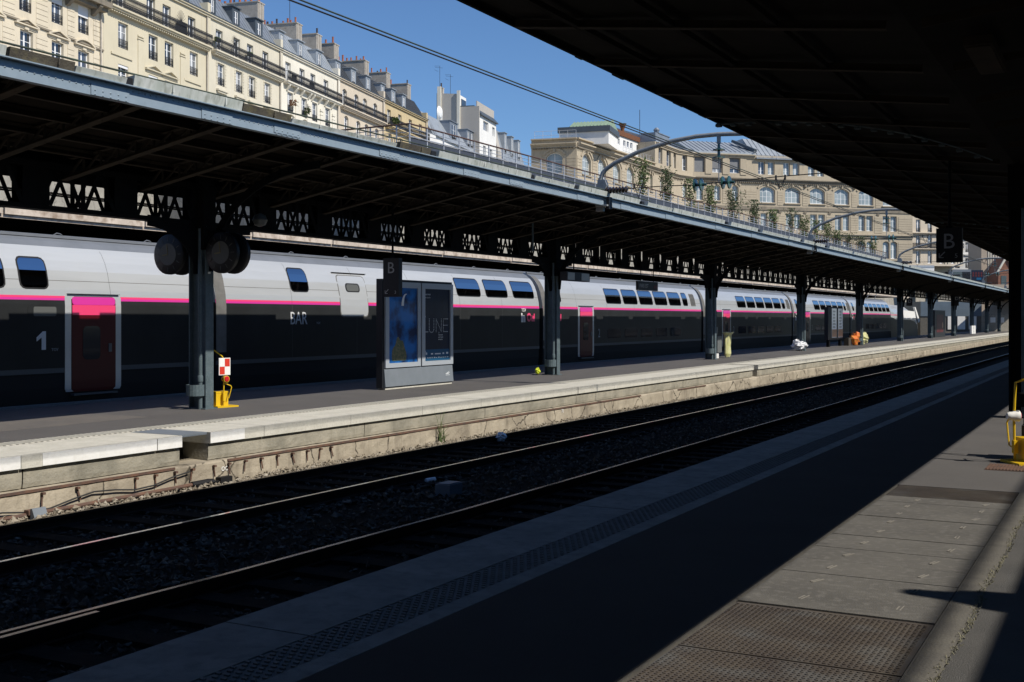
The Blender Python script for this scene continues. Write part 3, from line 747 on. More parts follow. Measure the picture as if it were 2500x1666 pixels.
# ---- next canopy to the right (outside the frame, shades the right of the platform)
rc = thing('platform_canopy', 'canopy of the next platform on the right, outside the picture', 'canopy', (8, 12, 0))
build(MB().prism([(4.20, 4.80), (8.5, 4.40), (12.7, 4.80), (12.7, 4.84), (8.5, 4.45), (4.20, 4.84)], -22, 190, 'y'), 'roof_sheet', 'our_under', rc)
build(MB().box(4.19, 4.23, -22, 190, 4.62, 4.845), 'edge_beam', 'our_under', rc)
m = MB()
for k in range(12): m.box(8.2, 8.7, -12 + 15 * k, -11.7 + 15 * k, 0, 4.42)
build(m, 'column_row', 'girder_dark', rc)
ld = thing('shadow_caster', 'unseen pointed shape at the edge of the right-hand canopy, added to cast a shadow', 'shadow_caster', (4.18, 7.1, 4.5))  # unseen object, shaped to cast the pointed shadow on the paving
m = MB(); m.lathe([(.06, 0), (.09, .2), (.20, .45), (.21, .47)], (4.1, 7.2, 4.42), 'x', 14); 
m = MB(); m.tube([(4.3, 7.05, 4.5), (3.9, 7.15, 4.5), (3.65, 7.25, 4.5)], .05, 8); build(m, 'arm', 'girder_dark', ld, smooth=True)
m = MB(); m.lathe([(.015, -.5), (.09, -.43), (.13, -.22), (.19, -.06), (.26, .05), (.29, .3), (.30, .5)], (3.75, 7.2, 4.5), 'x', 14); build(m, 'caster_cone', 'girder_dark', ld, smooth=True)
m = MB(); m.tube([(7.55, -10, 8.5), (7.55, 150, 8.5)], .035, 6); tag(build(m, 'overhead_wire', 'cable', smooth=True), 'thick feeder cable above the right-hand platforms, outside the picture', 'wire')

# ---- canopy beyond the train: pale rusty edge beam lit by the sun
nc = thing('platform_canopy', 'canopy beyond the train with a pale rust-stained edge beam', 'canopy', (-24, 12, 0))
y = -14; 
while y < 135:
    L = random.uniform(3, 7)
    build(MB().box(-22.64, -22.58, y, y + L - .05, 4.10 + random.uniform(-.01, .01), 4.24 + random.uniform(-.02, .02)), 'edge_board', 'pale_beam' if random.random() < .85 or y > 20 else 'gutter_moss', nc); y += L
build(MB().box(-22.72, -22.65, Y0, 135, 4.02, 4.13), 'edge_beam', 'pale_beam', nc)
m = MB(); yy = 6
while yy < 60: m.box(-22.70, -22.62, yy, yy + .05, 4.24, 4.29); yy += .11
stuff(build(m, 'drip_fringe', 'girder_dark', nc))
build(MB().box(-42, -22.66, Y0, 135, 4.13, 4.2), 'roof_sheet', 'our_under', nc)
m = MB()
for k in range(40): m.bar((-22.8, -10 + 3.6 * k, 4.06), (-41.5, -10 + 3.6 * k, 4.06), .1, .1)
build(m, 'rafters', 'our_under', nc)
build(MB().box(-43, -42.1, Y0, 135, -1, 4.2), 'rear_wall', 'girder_dark', nc)

# unseen station hall wall and further canopies at right, added to block fill light
sh = thing('station_hall_blocker', 'unseen stone wall behind the camera, added as the station hall to block light', 'building', (0, -24, 0))
build(MB().box(-45, 62, -30, -22.5, -1, 16), 'wall', 'masonry', sh)
for i, x0 in enumerate((18.0, 32.0, 46.0)):
    q = thing('platform_canopy', ['second', 'third', 'fourth'][i] + ' unseen platform canopy to the right, added to block light', 'canopy', (x0 + 5, 12, 0))
    build(MB().prism([(x0, 4.80), (x0 + 5, 4.40), (x0 + 11, 4.80), (x0 + 11, 4.84), (x0 + 5, 4.45), (x0, 4.84)], -22, 190, 'y'), 'roof_sheet', 'our_under', q)
    build(MB().box(x0 + 4.8, x0 + 5.2, -20, 188, 4.0, 4.41), 'girder', 'girder_dark', q)
    build(MB().box(x0 + 1.8, x0 + 9.5, -20, 190, -1, 0), 'deck', 'asphalt', q)
# ================================================================== TRAIN
PROF = [(-.35, -19.32), (0, -19.23), (.30, -19.20), (2.0, -19.20), (2.3, -19.228), (2.69, -19.315), (2.9, -19.395), (3.08, -19.50), (3.19, -19.60), (3.31, -19.74), (3.42, -19.96), (3.50, -20.3), (3.53, -20.68)]
TC = -20.68
def sx(z):
    for (a, xa), (b, xb) in zip(PROF, PROF[1:]):
        if a <= z <= b: return xa + (xb - xa) * (z - a) / (b - a)
    return PROF[-1][1]
def band(m, y0, y1, z0, z1, off=0.0, both=True):
    zs = sorted({z0, z1} | {z for z, _ in PROF if z0 < z < z1} | {z0 + (z1 - z0) * i / 3 for i in range(4)})
    for a, b in zip(zs, zs[1:]):
        xa, xb = sx(a) + off, sx(b) + off
        m.face([(xa, y0, a), (xa, y1, a), (xb, y1, b), (xb, y0, b)])
        if both: m.face([(2 * TC - xa, y1, a), (2 * TC - xa, y0, a), (2 * TC - xb, y0, b), (2 * TC - xb, y1, b)])
def ends(m, y0, y1, z0, z1):
    zs = [z0] + [z for z, _ in PROF if z0 < z < z1] + [z1]
    for y in (y0, y1):
        pts = [(sx(z), y, z) for z in zs] + [(2 * TC - sx(z), y, z) for z in zs[::-1]]
        m.face(pts if y == y1 else pts[::-1])
def rpanel(y0, y1, z0, z1, r, off, n=9):
    """rounded panel lying on the curved side of the coach, with an edge."""
    m = MB(); rows = []
    for i in range(n + 1):
        z = z0 + (z1 - z0) * (0.5 - .5 * math.cos(math.pi * i / n))
        e = min(z - z0, z1 - z); ins = 0 if e >= r else r - math.sqrt(max(0, r * r - (r - e) ** 2))
        rows.append((z, y0 + ins, y1 - ins))
    o = [m._a([(sx(z) + off, a, z), (sx(z) + off, b, z), (sx(z) - .004, b, z), (sx(z) - .004, a, z)]) for z, a, b in rows]
    for p, q in zip(o, o[1:]):
        m._fs([(p, p + 1, q + 1, q), (p + 1, p + 2, q + 2, q + 1), (p + 3, p, q, q + 3)])
    m._fs([(o[0] + 3, o[0] + 2, o[0] + 1, o[0]), (o[-1], o[-1] + 1, o[-1] + 2, o[-1] + 3)])
    return m
def coach(y0, y1, label, wins, lows, doors):
    t = thing('train_coach', label, 'train coach', (TC, (y0 + y1) / 2, PZ), 'coaches of the parked train')
    a, b = y0 + .12, y1 - .12
    m = MB(); band(m, a, b, 2.17, 3.19); ends(m, a, b, 2.1, 3.5); build(m, 'upper_shell', 'train_silver', t, smooth=True)
    m = MB(); band(m, a, b, 3.19, 3.53); m.box(-19.93, -19.88, a, b, 3.40, 3.455); build(m, 'roof', 'train_roof', t, smooth=True)
    m = MB(); band(m, a, b, 2.125, 2.17); build(m, 'pink_stripe', 'train_pink', t)
    m = MB(); band(m, a, b, 2.08, 2.125); build(m, 'magenta_stripe', 'train_magenta', t)
    m = MB(); band(m, a, b, .70, 2.08); ends(m, a, b, .0, 2.1); build(m, 'lower_shell', 'train_dark', t)
    m = MB(); band(m, a, b, .60, .70); build(m, 'skirt_line', 'train_skirt', t)
    m = MB(); band(m, a, b, -.35, .60, -.02); build(m, 'underframe', 'train_black', t)
    m = MB(); band(m, a, b, 2.478, 2.488, .003, False); build(m, 'panel_joint', 'gangway', t)
    m = MB()
    for k in range(1, 6): yy = a + (b - a) * k / 6; band(m, yy - .004, yy + .004, .72, 3.15, .0025, False)
    build(m, 'panel_seam', 'train_skirt', t)
    m = MB()
    zs = [(.2, -19.34), (2.0, -19.32), (2.6, -19.42), (3.0, -19.58), (3.3, -19.9), (3.38, -20.68)]
    pr = [(x, z) for z, x in zs] + [(2 * TC - x, z) for z, x in zs[::-1]]
    m.prism(pr, y1 - .12, y1 + .12, 'y'); build(m, 'gangway', 'rubber', t)
    m = MB(); band(m, y0 + .13, y0 + .48, .9, 3.3, .006, False); build(m, 'end_fairing', 'gangway', t, smooth=True)
    m = MB()
    for i in range(7): yy = a + 1.2 + i * (b - a - 2.4) / 6; m.tube([(-19.90, yy - .12, 3.45), (-19.86, yy - .06, 3.50), (-19.88, yy + .06, 3.49), (-19.9, yy + .14, 3.45)], .012, 5)
    build(m, 'roof_hooks', 'train_roof', t)
    for (p, q, z0, z1) in wins:
        w = build(rpanel(p - .035, q + .035, z0 - .035, z1 + .035, .13, .004), 'window', 'rubber', t)
        build(rpanel(p, q, z0, z1, .10, .009), 'pane', 'train_glass', w)
    for (p, q, z0, z1) in lows:
        w = build(rpanel(p - .03, q + .03, z0 - .03, z1 + .03, .11, .004), 'window', 'rubber', t)
        build(rpanel(p, q, z0, z1, .09, .009), 'pane', 'train_glass_dark', w)
    for p, q in doors:
        f = build(rpanel(p - .16, q + .16, .20, 2.2, .03, .006), 'door_frame', 'train_silver', t)
        d = build(rpanel(p, q, .19, 2.165, .08, .018), 'door', 'train_door_shaded', t)
        build(rpanel(p + .012, q - .012, 1.99, 2.157, .06, .021), 'door_top', 'train_magenta', d)
        build(rpanel(p + .012, q - .012, 1.78, 1.988, .004, .021), 'door_sunlit_band', 'train_pink', d)  # sunlit part of the door; sunlight put into this brighter strip
        build(rpanel(p + .28, q - .42, .85, 1.55, .10, .026), 'door_window', 'train_glass_dark', d)
        build(MB().box(-19.185, -19.165, q - .2, q - .12, 1.0, 1.18), 'handle', 'gangway', d)
        build(MB().box(-19.22, -19.17, p - .1, q + .1, 2.21, 2.222), 'rain_strip', 'rubber', t)
        build(MB().box(-19.24, -19.12, p, q, .12, .16), 'step', 'train_skirt', t)
    return t
ey, ez = (0, 1, 0), (0, 0, 1)
std = lambda y0: ([(y0 + 1.2, y0 + 1.75, 2.37, 2.95)] + [(y0 + 6.1 + i * 1.86, y0 + 7.66 + i * 1.86, 2.37, 2.95) for i in range(5)] + [(y0 + 15.45, y0 + 16.1, 2.37, 2.95)],
                  [(y0 + 6.1 + i * 1.86, y0 + 7.5 + i * 1.86, .89, 1.29) for i in range(5)], [(y0 + 3.35, y0 + 4.55)])
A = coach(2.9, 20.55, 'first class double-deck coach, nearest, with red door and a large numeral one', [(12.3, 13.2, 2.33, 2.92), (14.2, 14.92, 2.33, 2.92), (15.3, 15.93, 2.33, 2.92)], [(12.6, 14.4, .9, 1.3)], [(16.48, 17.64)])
m = MB(); m.prism([(15.74, 1.08), (15.84, 1.08), (15.84, 1.45), (15.77, 1.45), (15.62, 1.33), (15.62, 1.25), (15.74, 1.33)], -19.19, -19.183, 'x'); build(m, 'number', 'train_letter', A)
text('lettering', 'TGV', .085, 'train_letter_dim', A, (-19.19, 15.98, 1.05), ey, ez)
dsp = build(rpanel(15.42, 16.2, 1.70, 2.0, .1, .006), 'display', 'train_dark', A); build(rpanel(15.55, 16.10, 1.755, 1.945, .04, .012), 'display_panel', 'display_dull', dsp)
B = coach(20.6, 37.85, 'bar coach of the parked train with three wide windows and BAR lettering', [(23.6, 24.3, 2.44, 3.02), (32.0, 33.5, 2.47, 3.02), (33.9, 35.4, 2.47, 3.02), (35.85, 37.42, 2.47, 3.02)], [], [])
sdoor = build(rpanel(25.62, 26.95, 1.75, 2.93, .12, .004), 'service_door', 'gangway', B); build(rpanel(25.645, 26.925, 1.78, 2.905, .11, .010), 'door_leaf', 'train_silver', sdoor)
build(rpanel(25.95, 26.62, 2.45, 2.70, .10, .013), 'door_window', 'rubber', sdoor); build(rpanel(26.0, 26.57, 2.48, 2.67, .08, .016), 'pane', 'display_dull', sdoor)
build(MB().box(-19.47, -19.40, 25.5, 27.1, 2.985, 2.995), 'rain_strip', 'rubber', B)
text('lettering', 'BAR', .47, 'train_letter', B, (-19.19, 23.45, 1.56), ey, ez, wide=.83)
text('lettering', 'TGV', .085, 'train_letter_dim', B, (-19.19, 24.55, 1.56), ey, ez)
for y in (36.3,):
    text('lettering', 'TGV', .17, 'white', B, (-19.19, y, 1.96), ey, ez)
    text('lettering', 'in', .46, 'white', B, (-19.19, y - .03, 1.60), ey, ez, bold=.02)
    text('lettering', 'Oui', .40, 'train_pink', B, (-19.19, y + .42, 1.62), ey, ez, bold=.02)
names = ['second class coach behind the column with the orange cone, numeral two by its door', 'second class coach seen past the third column and the bin stand', 'second class coach behind the yellow and orange information board', 'last coach before the white train nose, its roof sloping down']
for i in range(4):
    y0 = [37.9, 56.05, 73.7, 91.0][i]; y1 = [56.0, 73.65, 90.95, 108.3][i]
    w, l, d = std(y0)
    if i == 3: w = [(y0 + 1.2, y0 + 1.75, 2.37, 2.95)] + [(y0 + 6.1 + k * 1.86, y0 + 7.6 + k * 1.86, 2.37, 2.95) for k in range(6)]; d = []
    c_ = coach(y0, y1, names[i], w, l, d)
    if i < 3:
        g_ = build(rpanel(y0 + 16.55, y0 + 17.25, 2.33, 2.95, .04, .006), 'ventilation_grille', 'gangway', c_)
        m = MB()
        for k in range(8): z = 2.40 + k * .066; m.box(sx(z) + .004, sx(z) + .014, y0 + 16.6, y0 + 17.2, z, z + .03)
        build(m, 'grille_slats', 'train_skirt', g_)
        text('number', '2', .50, 'train_letter_dim', c_, (-19.19, y0 + 5.1, .95), ey, ez, wide=.9)
    text('lettering', 'TGV', .17, 'white', c_, (-19.19, y0 + .75, 1.96), ey, ez); text('lettering', 'in', .40, 'white', c_, (-19.19, y0 + .72, 1.62), ey, ez, bold=.02)
    text('lettering', 'Oui', .36, 'train_pink', c_, (-19.19, y0 + 1.1, 1.64), ey, ez, bold=.02)
# power car with a sloping nose
pc = thing('train_power_car', 'white-nosed power car at the far end of the parked train', 'train power car', (TC, 118, PZ))
def loft(sts, z0f, z1f, mat, name, n=7):
    """sts: (y, half width at floor, roof z, shoulder factor)"""
    m = MB(); rows = []
    for y, hw, zt, sh in sts:
        a, b = z0f, z1f; pts = []
        for i in range(n + 1):
            q = a + (b - a) * i / n; z = -.3 + (zt + .3) * q
            x = hw * (1 if q < .62 else 1 - sh * ((q - .62) / .38) ** 2.2)
            pts.append((x, z))
        rows.append([(TC + x, y, z) for x, z in pts] + [(TC - x, y, z) for x, z in pts[::-1]])
    k = len(rows[0]); o = [m._a(r_) for r_ in rows]
    for p, q in zip(o, o[1:]): m._fs([(p + i, q + i, q + i + 1, p + i + 1) for i in range(k - 1)])
    if z1f == 1: pass
    m._fs([tuple(o[0] + i for i in range(k)), tuple(o[-1] + i for i in range(k))[::-1]])
    return build(m, name, mat, pc, smooth=True)
ST = [(108.4, 1.45, 3.45, .55), (109.6, 1.45, 3.30, .55), (111.0, 1.45, 3.05, .5), (116, 1.45, 3.0, .5), (119, 1.45, 2.95, .5), (121.5, 1.42, 2.7, .55), (124, 1.30, 2.1, .55), (126, 1.05, 1.35, .5), (127.2, .75, .75, .5), (127.8, .45, .4, .4)]
loft(ST, .0, .58, 'train_dark', 'lower_shell'); loft([(y, h_ + .004, z, s_) for y, h_, z, s_ in ST], .58, .70, 'train_silver', 'side_band'); loft([(y, h_ + .002, z, s_) for y, h_, z, s_ in ST], .70, 1.0, 'train_silver', 'roof_shell')
m = MB(); m.box(-19.235, -19.222, 108.5, 114.0, 2.03, 2.10); build(m, 'pink_stripe', 'train_pink', pc)
m = MB(); m.prism([(114.5, 2.55), (115.3, 1.75), (122.2, 1.75), (121.4, 2.45)], -19.26, -19.215, 'x'); build(m, 'white_panel', 'white', pc)
m = MB(); m.prism([(121.6, 2.9), (122.2, 2.9), (125.0, 1.5), (124.2, 1.3)], -19.42, -19.25, 'x'); build(m, 'nose_stripe', 'white', pc)
m = MB(); m.prism([(122.3, 2.55), (124.3, 2.0), (123.9, 1.95), (122.2, 2.3)], -21.6, -19.75, 'x'); build(m, 'windscreen', 'train_glass_dark', pc)
m = MB(); m.tube([(-20.6, 104.5, 3.55), (-20.6, 106.2, 4.1), (-20.6, 105.2, 4.25)], .03, 5); m.tube([(-20.2, 106.0, 3.5), (-20.2, 107.0, 4.1)], .03, 5); build(m, 'pantograph', 'train_skirt', pc)

# ================================================================== PLATFORM FURNITURE
def stand(name, label, c, ang, board, scale=1.0):
    """yellow weighted signal stand: box, foot plate, post, lamp, handle, optional checker board."""
    t = thing(name, label, 'signal stand', c, None); L = Vector(c)
    def P(o): o.rotation_euler.z = ang; return o
    m = MB(); m.box(-.16, .16, -.2, .28, .0, .03); P(build(m, 'foot_plate', 'yellow', t, local=True))
    m = MB(); m.box(-.16, .02, -.14, .14, .03, .30); m.box(-.165, .025, -.145, .145, .27, .305); P(build(m, 'weight_box', 'yellow', t, local=True))
    m = MB(); m.tube([(.07, .0, .03), (.07, .0, .92), (.06, -.03, .98), (-.02, -.16, 1.10)], .013, 8) if board else m.tube([(.07, -.02, .03), (.08, -.02, .55), (.06, -.02, .95), (0, .05, .985), (-.25, .25, .99)], .016, 8)
    P(build(m, 'post', 'yellow', t, local=True, smooth=True))
    m = MB(); m.tube([(.07, .02, .46), (.10, .14, .41), (.11, .15, .38), (.09, .10, .17)] if board else [(.08, -.04, .52), (.06, -.2, .50), (.07, -.22, .46), (.08, -.14, .2), (.08, -.03, .18)], .010, 7); P(build(m, 'handle', 'yellow', t, local=True, smooth=True))
    m = MB(); m.box(.05, .10, -.03, .03, .12, .27); P(build(m, 'post_socket', 'yellow', t, local=True))
    zl = .545 if board else .56
    m = MB(); sg = 1 if board else -1; m.lathe([(.035, -.09 * sg), (.05, -.06 * sg), (.05, -.03 * sg), (.062, .0), (.066, .035 * sg), (.066, .05 * sg)], (.09, .02, zl), 'x', 18); lamp = P(build(m, 'lamp_housing', 'yellow_worn' if board else 'white', t, local=True, smooth=True))
    m = MB(); m.lathe([(.056, .05 * sg), (.05, .062 * sg), (.03, .07 * sg), (.004, .073 * sg)], (.09, .02, zl), 'x', 18); build(m, 'lens', 'red_lens', lamp, local=True, smooth=True)
    if board:
        bd = P(build(MB().box(.082, .10, -.13, .13, .62, .95), 'board', 'white', t, local=True))
        for q in ((-.115, -.002, .785, .935, 1), (.002, .115, .785, .935, 0), (-.115, -.002, .635, .782, 0), (.002, .115, .635, .782, 1)):
            build(MB().box(.10, .103, q[0], q[1], q[2], q[3]), 'checker_square', 'white' if q[4] else 'red', bd, local=True)
    return t
stand('signal_stand', 'yellow signal stand with red and white checkered board and red lamp beside first column', (-15.42, 16.80, 0), R(-12), True)
stand('signal_stand', 'yellow tubular signal stand with white-rimmed red lamp at the right edge of the picture', (-1.13, 14.72, 0), R(-150), False)
m = MB(); m.box(-1.45, -.4, 13.9, 14.5, .0, .006)
for i in range(30): m.box(-1.44 + i * .035, -1.425 + i * .035, 13.92, 14.45, .006, .014)
tag(build(m, 'doormat', 'rust_pipe'), 'brown ribbed mat on the platform in front of the yellow stand', 'mat')
m = MB()
t = thing('trolley', 'dark hand trolley with machine parts standing behind the yellow stand', 'trolley', (-.95, 15.2, 0))
m.lathe([(.11, -.04), (.11, .04)], (-1.1, 15.25, .45), 'x', 14); build(m, 'wheel', 'black', t)
m = MB(); m.box(-1.15, -.6, 15.0, 15.5, .25, .42); build(m, 'body', 'panel_dark', t)
m = MB(); m.tube([(-1.1, 15.1, .42), (-1.1, 15.3, 1.15), (-.7, 15.3, 1.15)], .02, 6); m.box(-1.0, -.7, 15.2, 15.4, .42, .8); build(m, 'frame', 'girder_dark', t)

# advertising panel with two posters, facing the tracks
ap = thing('advertising_panel', 'grey double advertising panel holding a blue art poster and a dark LUNE poster', 'advertising panel', (-15.9, 24.25, 0))
build(MB().box(-15.91, -15.70, 22.72, 25.78, 0.0, .04), 'plinth', 'coping', ap)
build(MB().box(-15.89, -15.72, 22.62, 25.82, .04, 2.66), 'case', 'panel_dark', ap)
m = MB(); m.prism([(-15.715, .05), (-15.66, .07), (-15.70, .50), (-15.715, .50)], 22.68, 25.80, 'y'); build(m, 'lower_skirt', 'panel_grey', ap)
for p, q in ((22.70, 24.24), (24.30, 25.80)):
    m = MB()
    for b in ((p, q, .52, .63), (p, q, 2.46, 2.60), (p, p + .15, .63, 2.46), (q - .13, q, .63, 2.46)): m.box(-15.715, -15.67, *b)
    build(m, 'poster_frame', 'panel_frame', ap)
pf = build(MB().box(-15.716, -15.704, 22.85, 24.11, .632, 2.458), 'poster', 'poster_artwork', ap)
m = MB(); cr = [(23.42, 2.02)] + [(23.62 - .20 * math.cos(a), 2.02 + .30 * math.sin(a)) for a in [R(i * 12) for i in range(9)]] + [(23.64 - .12 * math.cos(a), 2.02 + .28 * math.sin(a)) for a in [R(96 - i * 12) for i in range(9)]]
m.prism(cr, -15.7035, -15.702, 'x'); build(m, 'crescent', 'poster_white', pf)
m = MB(); bl = [(23.0 + .32 + .30 * math.cos(a) * (1 + .12 * math.sin(5 * a)), .66 + .02 + max(0, .55 * math.sin(a)) * (1 + .1 * math.cos(7 * a))) for a in [R(i * 12) for i in range(16)]]
m.prism(bl, -15.7035, -15.7025, 'x'); build(m, 'foliage_print', 'art_foliage', pf)
pg = build(MB().box(-15.716, -15.704, 24.45, 25.67, .632, 2.458), 'poster', 'poster_navy', ap)
build(MB().box(-15.704, -15.7025, 24.455, 25.665, .64, .92), 'poster_band', 'poster_teal', pg)
PX = -15.7015
def ptx(s, size, y, z, wide=.8, mat='poster_white'): text('lettering', s, size, mat, pg, (PX, y, z), ey, ez, wide=wide, ext=.0008)
ptx('RAND PALAIS', .055, 24.47, 2.30); ptx('avril - 22 juillet 2019', .045, 24.47, 2.225, .7); ptx('A', .085, 24.47, 1.74)
m = MB()   # dotted LUNE
def dots(p, q, n):
    for i in range(n):
        y = p[0] + (q[0] - p[0]) * i / (n - 1); z = p[1] + (q[1] - p[1]) * i / (n - 1); m.box(PX - .0005, PX + .001, y - .0095, y + .0095, z - .0095, z + .0095)
ZB, ZT = 1.37, 1.70
dots((24.47, ZB), (24.62, ZB), 5)
dots((24.68, ZT), (24.68, ZB + .07), 8); dots((24.90, ZT), (24.90, ZB + .07), 8)
for i in range(8): a = math.pi * (1 + (i + .5) / 8); yq, zq = 24.79 + .11 * math.cos(a), ZB + .07 + .085 * math.sin(a); m.box(PX - .0005, PX + .001, yq - .0095, yq + .0095, zq - .0095, zq + .0095)
dots((25.01, ZB), (25.01, ZT), 10); dots((25.01, ZT), (25.26, ZB), 11); dots((25.26, ZB), (25.26, ZT), 10)
dots((25.36, ZB), (25.36, ZT), 10); dots((25.36, ZB), (25.58, ZB), 7); dots((25.36, 1.535), (25.56, 1.535), 6); dots((25.36, ZT), (25.58, ZT), 7)
build(m, 'dotted_title', 'poster_white', pg)
for i, s in enumerate(('DU', 'VOYAGE RÉEL', 'AUX VOYAGES', 'IMAGINAIRES')): ptx(s, .042, 25.12, 1.33 - i * .058, .8)
m = MB()
for i, (y, w_, h_) in enumerate(((24.47, .04, .1), (24.53, .05, .06), (24.76, .10, .035), (24.95, .28, .03), (25.32, .08, .04), (25.5, .1, .05))): m.box(PX - .0005, PX + .001, y, y + w_, .79, .79 + h_)
for i in range(11): y = 24.47 + i * .106; m.box(PX - .0005, PX + .001, y, y + random.uniform(.05, .085), .70, .70 + random.uniform(.018, .03))
build(m, 'sponsor_row', 'poster_white', pg)
m = MB(); m.prism([(25.42, .27), (25.62, .33), (25.50, .28), (25.64, .30), (25.56, .27)], -15.69, -15.672, 'x'); m.box(-15.69, -15.672, 25.43, 25.63, .235, .245); build(m, 'emblem', 'poster_white', ap)

# information board with two lit timetable columns
ib = thing('information_board', 'narrow two-column information board with orange lower ads on two legs', 'information board', (-16.1, 71.85, 0))
for y in (70.1, 73.3): build(MB().box(-16.2, -16.05, y, y + .35, 0, .5), 'leg', 'girder_dark', ib)
build(MB().box(-16.25, -16.02, 69.8, 73.8, .42, 2.42), 'case', 'panel_dark', ib)
for y in (70.75, 72.45):
    s_ = build(MB().box(-16.018, -16.005, y, y + 1.25, .55, 2.34), 'sheet', 'poster_grey', ib)
    build(MB().box(-16.004, -16.0, y, y + 1.25, .58, 1.06), 'orange_ad', 'poster_orange', s_)
    m = MB()
    for k in range(6):
        for q in range(3): m.box(-16.004, -16.001, y + .25, y + .25 + random.uniform(.5, .8), 2.18 - k * .19 - q * .04, 2.20 - k * .19 - q * .04)
    build(m, 'print', 'panel_dark', s_)
rb = thing('display_case', 'dark free-standing display case with a dim red poster near the train nose', 'display case', (-15.9, 113.5, 0))
build(MB().box(-16.2, -15.7, 110.3, 117.0, 0, 2.5), 'case', 'panel_dark', rb); build(MB().box(-15.698, -15.69, 111.5, 115.6, .45, 2.1), 'poster', 'red_board', rb)
m = MB(); m.lathe([(.0, 0), (.3, 0), (.3, .003)], (-15.688, 115.2, 1.1), 'x', 12); build(m, 'badge', 'poster_orange', rb)

# signs hung from the canopies
def totem(label, x, y, z0, z1, w, letter, size, mark, num=None, z_top=4.4):
    t = thing('hanging_sign', label, 'sign', (x, y, z0))
    build(MB().box(x - w / 2, x + w / 2, y, y + .14, z0, z1), 'board', 'sign_black', t)
    m = MB(); m.tube([(x, y + .07, z1), (x, y + .07, z_top)], .025, 8); m.box(x - .05, x + .05, y + .03, y + .11, z1 - .005, z1 + .04); build(m, 'hanger', 'girder_dark', t)
    text('letter', letter, size, 'sign_letter', t, (x - size * .29, y - .002, z1 - size * .95), (1, 0, 0), ez, ext=.002)
    if mark:
        m = MB(); c_ = (x - w * .27, z0 + .12)
        m.bar((c_[0] + .045, y - .001, c_[1] + .05), (c_[0] - .035, y - .001, c_[1] - .03), .004, .016, (1, 0, 1)); m.box(c_[0] - .045, c_[0] + .025, y - .004, y + .001, c_[1] - .05, c_[1] - .036); m.box(c_[0] - .05, c_[0] - .036, y - .004, y + .001, c_[1] - .05, c_[1] + .03)
        build(m, 'arrow', 'sign_letter', t)
    if num: text('number', num, .10, 'sign_letter', t, (x + w * .22, y - .002, z0 + .07), (1, 0, 0), ez, ext=.002)
    return t
totem('black sector sign with letter B hanging above the advertising panel', -14.77, 21.6, 2.20, 3.08, .43, 'B', .36, True, '3', 4.36)
totem('large black hanging sign with letter B, arrow and number five at the right', -2.62, 19.95, 2.63, 3.19, .40, 'B', .35, True, '5', 4.3)
totem('black sign with letter D hanging past the train nose', -15.2, 93.5, 2.72, 3.3, .45, 'D', .36, False, None, 4.3)
totem('black sign with letter D hanging far along the platform beyond the red case', -15.2, 121.0, 3.0, 4.0, .45, 'D', .45, False, None, 4.3)
ps = thing('station_sign', 'small black hanging sign reading PARIS EST above the coach windows', 'sign', (-15.0, 37.9, 2.7))
build(MB().box(-15.06, -14.98, 36.95, 38.85, 2.70, 3.02), 'board', 'sign_black', ps)
text('lettering', 'PARIS EST', .20, 'sign_letter', ps, (-14.975, 37.08, 2.79), ey, ez, wide=.95, ext=.002)
m = MB(); m.prism([(38.42, 2.78), (38.72, 2.78), (38.76, 2.90), (38.46, 2.90)], -14.978, -14.972, 'x'); build(m, 'logo', 'red_board', ps)
for y in (37.3, 38.5): build(MB().tube([(-15.02, y, 3.02), (-15.02, y, 4.3)], .015, 6), 'hanger', 'girder_dark', ps)
mo = thing('monitor_housing', 'pale hanging twin monitor box with a dark centre to the right of the second column', 'monitor', (-15.0, 31.97, 2.86))
build(MB().box(-15.15, -14.92, 31.15, 32.8, 2.86, 3.13), 'housing', 'panel_dark', mo)
for p, q in ((31.2, 31.68), (32.18, 32.74)): build(MB().box(-14.918, -14.91, p, q, 2.885, 3.105), 'screen', 'monitor_face', mo)
build(MB().tube([(-15.05, 31.9, 3.13), (-15.05, 31.9, 4.2)], .02, 6), 'hanger', 'girder_dark', mo)
m = MB(); m.tube([(-14.4, 27.9, 3.55), (-14.4, 27.9, 4.42)], .03, 8); tag(build(m, 'hanging_tube', 'steel_grey', smooth=True), 'bare grey tube hanging from the far canopy left of the second column', 'tube')
lp = MB(); lp.lathe([(.02, -.13), (.11, -.09), (.15, 0), (.11, .09), (.03, .13)], (-14.9, 17.3, 3.62), 'z', 14)
t = thing('globe_lamp', 'pale globe lamp under the canopy right of the first column', 'lamp', (-14.9, 17.3, 3.62)); build(lp, 'globe', 'display_dull', t, smooth=True); build(MB().tube([(-14.9, 17.3, 3.74), (-14.9, 17.3, 4.35)], .015, 6), 'stem', 'girder_dark', t)
lt = thing('ceiling_light', 'dim rectangular light fitting fixed under the near canopy at upper right', 'light fitting', (-1.2, 12.2, 4.2))
build(MB().box(-1.35, -1.1, 11.2, 12.6, 4.2, 4.28), 'housing', 'steel_under', lt); build(MB().box(-1.33, -1.12, 11.25, 12.55, 4.185, 4.199), 'diffuser', 'steel_under', lt)

